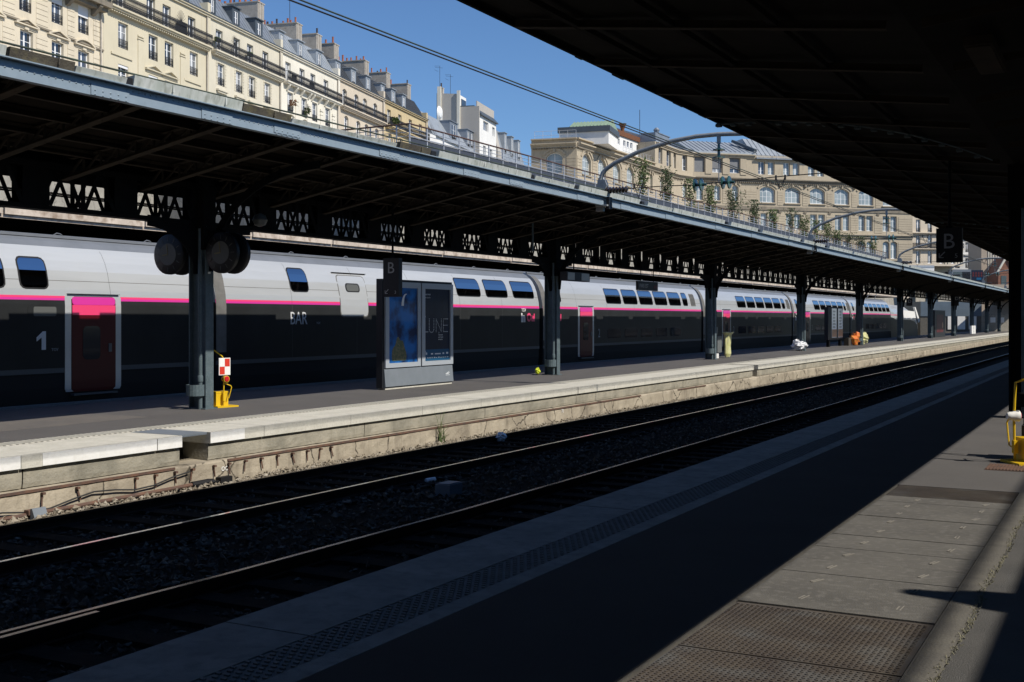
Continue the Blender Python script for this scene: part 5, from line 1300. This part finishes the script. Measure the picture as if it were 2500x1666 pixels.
m = MB(); m.prism([(-.3, 27), (-.3, 29.6), (.3, 32), (1.2, 35.8), (3.4, 36.2), (3.4, 27)], 104.45, 106.4, 'x'); F.part(m, 'end_wall', 'render_grey'); chimney(F, 107.2, 1.6, 3.4, 33.8, 35.2, .9, 3, 'brick', 'pot_dark')

# ---- grand stone corner building (sides A, B, D, C)
G = 'stone_grand'
t = thing('corner_office_building', 'long sandstone corner building with tall arched windows behind the planted walkway', 'building', (-56.52, 120.62, 10.5))
FA = Fac(t, (-61.89, 119.52), R(11.64)); FB = Fac(t, (-56.52, 120.62), R(90)); FD = Fac(t, (-56.52, 153.9), R(72.97)); FCx = Fac(t, (-55.39, 157.59), R(43.4))
def grand(F, L, arch, attic, pairs, gnd, ztop, u_at=0):
    ops = [(a, b, z0, z1, r_) for a, b, z0, z1, r_ in arch] + [(a, b, c_, d, 0) for a, b, c_, d in attic] + [(a, b, 14.9, 17.2, 0) for a, b in pairs] + [(a, b, 10.8, 13.4, .3) for a, b in gnd]
    F.part(wall_mesh(0, L, 10.5, ztop, ops, rev=.4), 'wall', G)
    for a, b, z0, z1, r_ in arch: window(F, a, b, z0, z1, r_, rev=.34, nx=4 if b - a > 2 else 2, ny=(.36, .68) if b - a > 2 else (.3, .62), glass='window_pale', mid=.08)
    for i, (a, b, c_, d) in enumerate(attic):
        window(F, a, b, c_, d, rev=.34, nx=2, ny=(.3,), glass='window_pale' if i > 3 else 'window_glass')
        if b - a > 1.4 and i < 3: F.part(MB().box(a + .03, b - .03, .24, .28, c_ + (.65 if i else .05), d - .02), 'blind', 'blind_grey')
    for a, b in pairs: window(F, a, b, 14.9, 17.2, rev=.34, nx=2, ny=(.3, .68), glass='window_pale', mid=.07)
    for a, b in gnd: window(F, a, b, 10.8, 13.4, .3, rev=.34, nx=2, ny=(.55,), glass='window_pale')
    for a, b, z0, z1, r_ in arch:
        m = MB(); P = arcpts(a - .35, b + .35, z1 + .42, r_ + .12)
        for p, q in zip(P, P[1:]): m.bar((p[0], -.06, p[1]), (q[0], -.06, q[1]), .12, .26)
        m.box((a + b) / 2 - .12, (a + b) / 2 + .12, -.2, -.004, z1 + .02, z1 + .5); F.part(m, 'arch_moulding', G); F.part(MB().box(a - .15, b + .15, -.2, -.004, z0 - .17, z0 - .02), 'window_sill', G)
def cornice(F, L, z, mat=G, d=.55, u0=0):
    m = MB(); m.box(u0, L, -d, -.003, z + .28, z + .42); m.box(u0, L, -d * .7, -.003, z + .12, z + .278); m.box(u0, L, -d * .4, -.003, z - .1, z + .118); F.part(m, 'cornice', mat)
grand(FA, 5.48, [(1.8, 3.75, 18.7, 21.1, .55)], [], [(2.0, 3.5)], [], 22.6)
ab = [(1.55, 4.0, 18.7, 21.2, .8), (6.1, 8.55, 18.7, 21.2, .8), (10.6, 12.95, 18.7, 21.2, .8), (15.0, 17.45, 18.7, 21.25, .8), (19.6, 21.25, 18.9, 21.2, .6), (23.1, 24.0, 18.9, 21.2, .4), (26.85, 27.95, 18.9, 21.2, .4), (30.2, 31.2, 18.9, 21.2, .4)]
grand(FB, 33.28, ab, [], [(a, b) for a, b, *_ in ab[:5]], [], 22.6)
grand(FD, 3.86, [(1.4, 2.4, 18.85, 21.1, .4)], [(1.3, 2.45, 22.85, 25.1)], [], [], 25.9)
arC = [(.54, 1.57, 18.85, 21.12, .3), (3.33, 4.3, 18.85, 21.12, .3), (6.16, 7.15, 18.85, 21.12, .3)] + [(10.56 + 4.08 * i, 13.04 + 4.08 * i, 18.77, 21.12, .55) for i in range(6)]
atC = [(.19, 1.81, 22.88, 25.1), (2.99, 4.56, 22.88, 25.1), (5.76, 7.35, 22.88, 25.1)] + [(a, a + 1.1, 22.85, 24.75) for q in (10.3, 14.35, 18.4, 22.5, 26.6, 30.7) for a in (q, q + 1.55)]
prC = [(a, a + 1.08) for q in (10.69, 14.8, 18.77, 22.88, 26.84, 30.95) for a in (q, q + 1.34)]
gdC = [(a, a + 1.15) for q in (10.6, 14.7, 18.8, 22.8, 26.84, 30.95) for a in (q, q + 1.35)]
grand(FCx, 36.1, arC, atC, prC, gdC, 25.6)
# stepped attic along the right part of side B
FB.part(wall_mesh(24.9, 33.28, 22.6, 25.7, [(26.2, 27.65, 22.92, 25.2), (29.25, 30.95, 22.92, 25.2), (32.0, 33.0, 22.92, 25.2)], rev=.4), 'attic_wall', G)
for a, b in ((26.2, 27.65), (29.25, 30.95), (32.0, 33.0)): window(FB, a, b, 22.92, 25.2, rev=.34, nx=2, ny=(.3,))
FB.part(MB().box(24.85, 24.895, .002, 5, 22.6, 25.7), 'attic_end', G)
for F_, L in ((FA, 5.5), (FB, 33.3), (FD, 3.9), (FCx, 36.1)):
    cornice(F_, L, 21.75, 'stone_dirty' if F_ is FCx else G); dentils(F_, .1, L - .1, 21.52, 21.64, -.3, -.003, .32, .16, 'stone_dirty')
    m = MB(); m.box(0, L, -.12, -.004, 17.65, 18.15); F_.part(m, 'string_course', 'stone_dirty' if F_ is FCx else G)
    cornice(F_, L, 13.95, G, .4)
FB.part(MB().box(0, 24.9, -.3, .3, 22.602, 22.75), 'parapet_cap', G); FA.part(MB().box(0, 5.5, -.3, .3, 22.602, 22.75), 'parapet_cap', G)
cornice(FCx, 9.7, 25.2, G, .45); cornice(FD, 3.9, 25.2, G, .45); cornice(FB, 33.3, 25.2, G, .45, 25.2)
m = MB(); m.box(9.8, 36, -.5, .3, 25.05, 25.25); FCx.part(m, 'eave', 'zinc')
rustication(FCx, [(1.85, 3.0), (4.65, 5.85), (7.5, 10.0), (13.4, 14.25), (17.5, 18.3), (21.55, 22.4), (25.65, 26.5), (29.7, 30.6), (33.8, 36)], 18.4, 20.9, .36, G, .05)
rustication(FCx, [(13.2, 14.6), (17.3, 18.6), (21.4, 22.7), (25.5, 26.7), (29.5, 30.8), (33.6, 36)], 14.6, 17.3, .36, G, .05); rustication(FCx, [(33.6, 36)], 10.8, 13.6, .36, G, .05)
rustication(FB, [(.1, 1.3), (4.4, 5.7), (8.9, 10.2), (13.3, 14.6), (17.8, 19.2)], 14.6, 21.0, .38, G, .05); rustication(FA, [(4.3, 5.4)], 14.6, 21.0, .38, G, .05)
for u in (1.9, 4.62, 7.42): FCx.part(MB().box(u, u + .95, -.10, -.003, 22.65, 25.08), 'pilaster', G)
for u in (13.8, 17.9, 21.95, 26.05, 30.1):
    m = MB()
    for k in range(6): a = k * math.pi / 3; m.bar((u, -.08, 17.4), (u + .28 * math.cos(a), -.08, 17.4 + .28 * math.sin(a)), .08, .07, (0, 1, 0))
    FCx.part(m, 'rosette', 'stone_dirty'); m = MB(); m.lathe([(.05, 21.0), (.28, 21.2), (.22, 21.45), (.1, 21.6)], (u, -.08, 0), 'z', 8); FCx.part(m, 'carved_bracket', 'stone_dirty')
# roofs
def sroof(F, u0, u1, z0, z1, d, mat, y0=0.0):
    m = MB(); m.prism([(y0, z0), (d, z1), (d + 6, z1), (d + 6, z0 - .5), (y0, z0 - .3)], u0, u1, 'x')
    n = int((u1 - u0) / .7)
    for i in range(n + 1): u = u0 + (u1 - u0) * i / n; m.bar((u, y0, z0 + .04), (u, d, z1 + .04), .05, .09)
    return F.part(m, 'roof', mat)
sroof(FCx, -.5, 9.7, 25.9, 28.2, 5.5, 'zinc_light'); sroof(FCx, 9.72, 36, 25.3, 28.6, 4.0, 'zinc_light'); sroof(FB, 25.2, 33.2, 25.9, 28.0, 6, 'zinc_light'); sroof(FD, 0, 3.9, 25.9, 28.0, 6, 'zinc_light')
FCx.part(MB().bar((8.2, 4, 28.2), (10.2, .6, 26.4), .8, .35), 'roof_ramp', 'zinc_dark')
m = MB()
for k in range(7): m.box(9.8, 36, -.55, -.51, 25.35 + k * .3, 25.39 + k * .3) if k % 2 == 0 else None
for k in range(9): m.box(9.8 + k * 3.2, 9.86 + k * 3.2, -.56, -.5, 25.1, 27.4)
FCx.part(m, 'roof_guard_frame', 'railing_metal')
FB.part(MB().box(0.3, 25.2, .3, 5.2, 22.3, 22.5), 'flat_roof', 'zinc'); FB.part(MB().box(.2, 24.8, 5.0, 5.3, 10.5, 22.3), 'rear_wall', G); FCx.part(MB().box(.2, 36, 10, 10.4, 10.5, 28), 'rear_wall', G); FCx.part(MB().box(35.9, 36.09, .05, 10, 10.5, 25.5), 'end_wall', G)
# penthouse on the roof of side B
pops = [(15.5, 16.3), (16.7, 17.45), (17.85, 18.6), (19.8, 20.6), (21.0, 21.8), (22.2, 23.0), (24.4, 25.2), (25.7, 26.45), (26.95, 27.75)]
pm = wall_mesh(14.9, 29.3, 22.5, 25.75, [(a, b, 24.55, 25.35) for a, b in pops], rev=.15, y=2.5); FB.part(pm, 'penthouse_wall', 'render_white')
for a, b in pops: window(FB, a, b, 24.55, 25.35, rev=.12, nx=1, ny=(), y=2.5)
FB.part(MB().box(14.9, 29.4, 2.3, 2.7, 25.752, 26.4), 'rust_fascia', 'rust'); FB.part(MB().box(14.8, 14.89, 2.5, 8, 22.5, 26.2), 'penthouse_end', 'zinc')
m = MB(); m.prism([(2.8, 26.4), (5.2, 27.2), (8, 26.6), (8, 26.3)], 14.9, 29.4, 'x'); FB.part(m, 'penthouse_roof', 'stone_grand')
m = MB()
for k in range(15): m.tube([(15 + k, .5, 22.6), (15 + k, .5, 23.7)], .02, 4)
for z in (23.2, 23.7): m.tube([(15, .5, z), (30, .5, z)], .02, 4)
FB.part(m, 'roof_railing', 'railing_metal')
m = MB()
for k in range(6): m.tube([(.3 + k, .4, 22.7), (.3 + k, .4, 23.7)], .02, 4)
for z in (23.2, 23.7): m.tube([(.3, .4, z), (5.3, .4, z)], .02, 4)
FA.part(m, 'roof_railing', 'railing_metal')
FA.part(MB().box(2.4, 8.4, 4.0, 9.5, 22.5, 24.0), 'roof_cabin', 'render_white'); FA.part(MB().box(2.2, 8.6, 3.8, 9.6, 24.0, 24.65), 'cabin_fascia', 'zinc_dark')
m = MB(); m.prism([(3.9, 24.66), (6.4, 25.6), (9.3, 24.66)], 3.6, 8.5, 'x')
for i in range(12): u = 3.7 + i * .42; m.bar((u, 3.9, 24.7), (u, 6.4, 25.66), .05, .08)
FA.part(m, 'green_roof', 'copper_green')
m = MB(); m.lathe([(.42, 22.6), (.42, 25.2), (.2, 25.2), (.2, 25.9)], (8.7, 1.2, 0), 'z', 14); FB.part(m, 'flue', 'zinc_light', True)
m = MB(); m.lathe([(.16, 26.5), (.3, 26.7), (.2, 27.0), (.5, 27.8), (.55, 27.85)], (21.7, 3.4, 0), 'z', 12); FB.part(m, 'vent_cowl', 'rust', True)
m = MB(); m.tube([(29.3, 4, 25.0), (29.3, 4, 31.0)], .04, 5); FB.part(m, 'flagpole', 'iron')
m = MB(); m.box(27.6, 33, 1.0, 3.2, 25.7, 27.4); m.box(28.6, 33.2, .9, 3.3, 27.4, 27.5); m.lathe([(.35, 27.5), (.3, 27.8), (.45, 28.2), (.2, 28.5)], (30.6, 2, 0), 'z', 10); FB.part(m, 'zinc_chimney', 'zinc')
m = MB(); [m.box(u, u + 1.0, 1.0, 1.9, 22.5, 23.5) for u in (7.0, 9.0, 11.2)]; FB.part(m, 'roof_equipment', 'zinc')

# ---- buildings at the right, beyond
t = thing('apartment_building', 'cream apartment building with rows of small iron balconies, right of the sandstone building', 'building', (-32.49, 198.35, 10.5)); F = Fac(t, (-32.49, 198.35), R(38.13))
ops = [(a, a + .78, z, z + 2.1) for a in (-.05, 1.5, 3.58, 5.7, 7.8) for z in (10.9, 13.5, 16.1, 18.7)]
F.part(wall_mesh(-.1, 10, 10.5, 22, ops, depth=6), 'wall', 'stone_pink')
for a, b, c_, d in ops: window(F, a, b, c_, d, guard=.7 if c_ != 10.9 else 0, glass='window_glass')
for z in (15.9, 13.25):
    m = MB(); m.box(-.1, 10, -.5, -.003, z, z + .14); F.part(m, 'balcony_slab', 'stone_pink')
F.put(railing_mesh(9.9, .9).mesh('balcony_railing', 'iron'), 'balcony_railing', 0, -.45, 13.39)
t = thing('white_apartment_building', 'plain white rendered building far right, behind the hanging letter B sign', 'building', (-28.0, 229.1, 10.5)); F = Fac(t, (-30.0, 228.1), R(27))
ops = [(a, a + .85, z, z + 1.9) for a in (1.2, 3.1, 5.0) for z in (11.2, 14.2, 17.2)]
F.part(wall_mesh(0, 6.4, 8, 22, ops, depth=6), 'wall', 'render_white')
for a, b, c_, d in ops: window(F, a, b, c_, d, guard=.6)
F.part(MB().box(0, 6.4, -.2, -.003, 13.6, 13.9), 'string_course', 'render_white')
t = thing('tan_building', 'tan rendered tower side with pale vertical pilaster strips at the far right', 'building', (-23.4, 220.3, 7)); F = Fac(t, (-23.46, 220.26), R(28))
F.part(MB().box(0, 3.3, 0, 6, 5, 22), 'wall', 'render_tan')
for u in (1.2, 1.6, 2.0, 2.5, 2.9): F.part(MB().box(u, u + .14, -.1, -.003, 5, 21.5), 'pilaster', 'stone_white')
t = thing('gabled_house', 'small brick house with white gable trim at the far right edge', 'building', (-20.1, 216.4, 5)); F = Fac(t, (-20.12, 216.38), R(27))
m = MB(); m.prism([(-.2, 5), (-.2, 10), (1.3, 12.6), (2.6, 10), (2.6, 5)], 0, 5, 'y'); F.part(m, 'wall', 'brick')
m = MB(); m.bar((-.4, -.1, 9.8), (1.2, -.1, 12.6), .3, .3); m.bar((1.2, -.1, 12.6), (2.8, -.1, 9.8), .3, .3); F.part(m, 'gable_trim', 'stone_white'); F.part(MB().box(.3, 1.2, -.06, -.003, 7.6, 9.2), 'window', 'window_glass'); F.part(MB().box(0, 2.8, -.5, -.003, 7.1, 7.4), 'ledge', 'stone_white')
t = thing('gatehouse', 'small cream gatehouse with an arched doorway behind the canopy edge', 'building', (-29.2, 205.8, 7)); F = Fac(t, (-29.24, 205.78), R(28.3))
F.part(wall_mesh(0, 3.2, 6, 11.0, [(1.55, 2.4, 7.2, 9.75, .4)], depth=3), 'wall', 'stone_cream'); F.part(MB().box(1.55, 2.4, .2, .28, 7.2, 9.7), 'door', 'slate'); F.part(MB().box(1.3, 2.7, -.25, -.003, 10.7, 11.1), 'canopy', 'stone_cream')
t = thing('parked_coach', 'grey-blue windowed vehicle side standing behind the far canopy end', 'coach', (-25.9, 201.9, 7)); F = Fac(t, (-25.98, 201.86), R(28.3))
F.part(MB().box(0, 3.15, 0, 2, 6.8, 9.9), 'body', 'panel_grey'); F.part(MB().box(.2, 3.0, -.03, -.003, 8.3, 9.5), 'windows', 'window_glass')
t = thing('billboard', 'small dark billboard with red and blue patches at far right', 'billboard', (-22.9, 201.2, 7)); F = Fac(t, (-22.93, 201.23), R(28.3))
F.part(MB().box(0, 1.9, 0, .15, 6.5, 9.7), 'panel', 'poster_navy'); m = MB(); [m.box(.15 + .45 * i, .4 + .45 * i, -.02, -.003, 8.6, 9.4) for i in range(4)]; F.part(m, 'red_print', 'red_board'); F.part(MB().box(.8, 1.6, -.02, -.003, 8.1, 8.45), 'blue_print', 'poster_teal')
t = thing('footbridge', 'pale blue-white enclosed footbridge end behind the canopy', 'footbridge', (-31.7, 187.4, 9)); F = Fac(t, (-31.69, 187.42), R(28.3))
F.part(MB().box(-3, 5.2, 0, 2.5, 8.6, 10.1), 'deck', 'white'); F.part(MB().box(-3, 5.2, -.05, -.003, 9.75, 10.1), 'edge', 'panel_frame')
t = thing('depot_building', 'blue-grey clad depot with white roller doors at the end of the tracks', 'building', (-20.6, 161.6, -1)); F = Fac(t, (-24.5, 159.6), R(28.3))
F.part(MB().box(0, 8.1, 0, 8, 2.05, 4.0), 'cladding', 'blue_cladding'); F.part(MB().box(0, 8.1, .1, 8, -1, 2.05), 'base_wall', 'concrete_edge')
for u in (1.2, 3.6, 4.9, 6.4): F.part(MB().box(u, u + (1.0 if u > 4 else .6), -.02, .098, .3, 2.04), 'roller_door', 'render_white')
t = thing('weathered_wall', 'weathered pale boundary wall at the far end of the platform', 'wall', (-15, 172, -1)); F = Fac(t, (-19.0, 168), R(28.3))
F.part(MB().box(0, 12, 0, .5, -1, 2.4), 'wall', 'masonry'); F.part(MB().box(0, 12, 3, 3.5, -1, 6.5), 'upper_wall', 'render_tan')
for u in (2.4, 3.6): F.part(MB().box(u, u + .7, -.04, -.003, 1.2, 1.9), 'notice', 'white')

# ================================================================== WALKWAY RAILING, PLANTS
wr = thing('walkway_railing', 'long grey metal railing with solid lower panels and a rusty handrail along the terrace', 'railing', (-32.5, 49.21, 10.52))
RX = -32.5; zt = 11.70
m = MB(); m.tube([(RX, 49.21, zt), (RX, 215, zt)], .045, 6); m.tube([(RX, 49.21, zt), (-42, 49.21, zt)], .045, 6); build(m, 'handrail', 'handrail_rust', wr, smooth=True)
m = MB()
for z in (11.08, 11.28, 11.48): m.tube([(RX, 49.21, z), (RX, 215, z)], .018, 4); m.tube([(RX, 49.21, z), (-42, 49.21, z)], .018, 4)
m.tube([(RX + .05, 49.21, 11.03), (RX + .05, 215, 11.03)], .02, 4)
build(m, 'rails', 'railing_metal', wr)
pm_ = MB().box(-.03, .03, -.03, .03, 0, 1.17).mesh('post', 'railing_metal'); pl_ = MB().box(-.012, .012, .05, 1.60, -.08, .49).mesh('panel', 'railing_panel')
sl_ = MB(); [sl_.box(.012, .018, .09 + i * .1, .10 + i * .1, .2, .5) for i in range(15)]; slm = sl_.mesh('panel_ribs', 'railing_metal')
for k in range(100):
    y = k * 1.65; inst(pm_, 'post', wr, (0, y, 0)); inst(pl_, 'panel', wr, (0, y, 0))
for k in range(6):
    inst(pm_, 'post', wr, (-1.65 * k - .8, 0, 0))
m = MB(); [m.box(-33.2 - i * .12, -33.17 - i * .12, 49.2, 49.22, 10.65, 11.0) for i in range(60)]; build(m, 'slats', 'railing_metal', wr)

def plant(x, y, h_, n, label, mat='leaf', spread=.55):
    t = thing('climbing_plant', label, 'plant', (x, y, 10.5), 'plants growing behind the walkway railing')
    m = MB(); tips = []
    for s_ in range(6):
        a = random.uniform(0, 6.28); P = [Vector((x + random.uniform(-.1, .1), y + random.uniform(-.1, .1), 10.5))]
        for i in range(6): P.append(P[-1] + Vector((random.uniform(-.12, .12) + .05 * math.cos(a), random.uniform(-.12, .12) + .05 * math.sin(a), h_ / 6 * random.uniform(.75, 1.05))))
        m.tube(P, .022, 4, .008); tips += P[1:]
    build(m, 'stem', 'stem', t)
    m = MB()
    for i in range(n):
        b = random.choice(tips); q = random.random() ** .8
        c_ = Vector((b.x + random.gauss(0, spread * .42), b.y + random.gauss(0, spread * .55), min(b.z + random.gauss(0, .3), 10.5 + h_)))
        d = Vector((random.gauss(0, 1), random.gauss(0, 1), random.gauss(-.5, .7))).normalized() * random.uniform(.09, .17); e = d.cross(Vector((random.gauss(0, 1), random.gauss(0, 1), random.gauss(0, 1)))).normalized() * d.length * .36
        m.face([c_ - d, c_ - d * .1 + e, c_ + d, c_ - d * .1 - e])
    build(m, 'foliage', mat, t)
pp = [(83.3, 3.4, 'tallest leafy bamboo-like plant, first behind the railing beside the catenary arm'), (88.5, 3.2, 'tall leafy plant behind the railing, in front of the narrow arched window'), (94.5, 2.9, 'broad leafy plant behind the railing below the green insulators'), (99.5, 2.7, 'leafy plant behind the railing at the concave building corner'),
      (107.0, 2.9, 'narrow leafy plant behind the railing under the second attic blind'), (113.5, 2.9, 'leafy plant behind the railing below the third attic blind'), (120.5, 2.7, 'leafy plant behind the railing left of the wide arched windows'), (127.5, 2.9, 'wispy plant behind the railing under the first wide arched window'), (133.5, 2.8, 'wispy plant behind the railing under the second wide arched window'),
      (139.0, 2.6, 'wispy plant behind the railing near the white framed window'), (145.0, 2.7, 'wispy plant behind the railing right of the white framed window'), (150.0, 2.4, 'low leafy plant behind the railing left of the second catenary arm'), (157, 2.2, 'low bushy plant behind the railing beside the second catenary arm'), (165, 2.3, 'bushy plant behind the railing right of the second catenary arm'), (174, 2.2, 'last bushy plant at the right end of the row behind the railing')]
for y, h_, lab in pp: plant(-33.4, y, h_ * random.uniform(1.0, 1.25), random.randint(420, 760), lab, 'leaf' if random.random() < .6 else 'leaf_dark')

# ================================================================== CATENARY
def mast(y0, lab, first=[None]):
    if first[0]: return copy_tree(first[0], (0, y0, 0), None, lab)
    t = thing('catenary_mast', lab, 'catenary mast', (0, y0, 0), 'catenary masts along the far canopy edge'); first[0] = t
    m = MB(); m.prism([(-12.03, 4.45), (-11.83, 4.45), (-11.80, 4.95), (-11.72, 5.1), (-11.78, 5.25), (-11.98, 5.25), (-12.0, 4.9)], -.06, .06, 'y'); m.box(-11.98, -11.66, -.2, .2, 4.56, 4.60); m.bar((-11.9, -.18, 4.6), (-11.9, -.04, 5.0), .02, .05); m.bar((-11.9, .18, 4.6), (-11.9, .04, 5.0), .02, .05); build(m, 'foot', 'mast_grey', t, local=True)
    m = MB(); m.box(-11.72, -11.64, -.10, .10, 4.50, 4.80); build(m, 'clamp', 'black', t, local=True)
    m = MB(); m.tube([(-11.9, 0, 4.7), (-11.92, 0, 5.25), (-11.86, 0, 5.42), (-11.76, 0, 5.52), (-11.54, 0, 5.65), (-10.87, 0, 5.90), (-10.0, 0, 6.10), (-9.36, 0, 6.17), (-8.79, 0, 6.18), (-8.0, 0, 6.14), (-7.0, 0, 6.1)], .055, 10); build(m, 'arm', 'mast_grey', t, local=True, smooth=True)
    m = MB(); m.tube([(-8.79, 0, 6.13), (-8.79, 0, 5.0)], .014, 6); m.box(-8.83, -8.75, -.04, .04, 5.95, 6.2); build(m, 'drop_rod', 'mast_grey', t, local=True)
    def ins(c, ax, mat, r=.10, n=2, p=.17, nm='insulator'):
        m = MB(); pr = []
        for i in range(n): b = i * p; pr += [(.035, b), (r, b + .02), (r * .95, b + .045), (.04, b + .06)]
        pr.append((.03, n * p)); m.lathe(pr, c, ax, 14); return build(m, nm, mat, t, local=True, smooth=True)
    ins((-8.79, 0, 5.58), 'z', 'insulator_green', .15, 2, .19)
    ins((-9.42, 0, 4.98), 'x', 'insulator_green', .16, 2, .16); ins((-8.72, 0, 5.0), 'x', 'insulator_green', .16, 2, .16)
    ins((-11.76, 0, 4.97), 'x', 'insulator_brown', .085, 7, .085)
    m = MB(); m.tube([(-11.2, 0, 4.99), (-10.2, 0, 5.0), (-9.45, 0, 4.985), (-8.4, 0, 5.02), (-7.2, 0, 5.07), (-4.4, 0, 5.12)], .013, 6); build(m, 'cross_wire', 'cable', t, local=True)
    for xx in (-10.88, -7.28):
        m = MB(); m.tube([(xx - .11, 0, 5.06), (xx, 0, 4.74), (xx + .11, 0, 5.07)], .014, 5)
        for q in (-.11, .11): m.tube([(xx + q, 0, 4.98), (xx + q, 0, 5.1)], .024, 6)
        build(m, 'steady_arm', 'cable', t, local=True)
    return t
for i, y in enumerate((26.87, 48.6, 69.7, 91.2, 113.0, 134.0)):
    mast(y, ['nearest curved catenary mast arm with green insulators, rising from the canopy edge', 'second curved catenary mast, in front of the paired windows of the sandstone building', 'third catenary mast, in front of the cream balconied building', 'fourth catenary mast, right of the hanging letter B sign', 'fifth catenary mast, in front of the tan building', 'last catenary mast at the far end of the canopy'][i])
t = thing('catenary_mast', 'curved catenary mast on the rear edge of the far canopy, hidden from view', 'catenary mast', (-16.05, 20.4, 4.8))
m = MB(); m.tube([(-16.06, 20.4, 4.8), (-16.06, 20.4, 5.4), (-16.35, 20.4, 5.7), (-17.2, 20.4, 5.85), (-18.4, 20.4, 5.9)], .05, 8); m.lathe([(.05, 4.8), (.12, 4.95), (.05, 5.05), (.14, 5.3), (.14, 5.4), (.06, 5.5)], (-16.06, 20.4, 0), 'z', 10); build(m, 'arm', 'mast_grey', t, smooth=True)
for i, (x, z, mt) in enumerate(((-7.24, 4.86, 'cable_green'), (-7.31, 4.85, 'cable'))):
    m = MB(); m.tube([(x, -20, z), (x, 260, z)], .009, 6); tag(build(m, 'overhead_wire', mt, smooth=True), ['upper green-brown contact wire crossing the sky diagonally', 'lower black contact wire crossing the sky diagonally'][i], 'wire')
m = MB(); m.tube([(-10.4, -20, 4.86), (-10.4, 20, 4.86)], .001, 3)
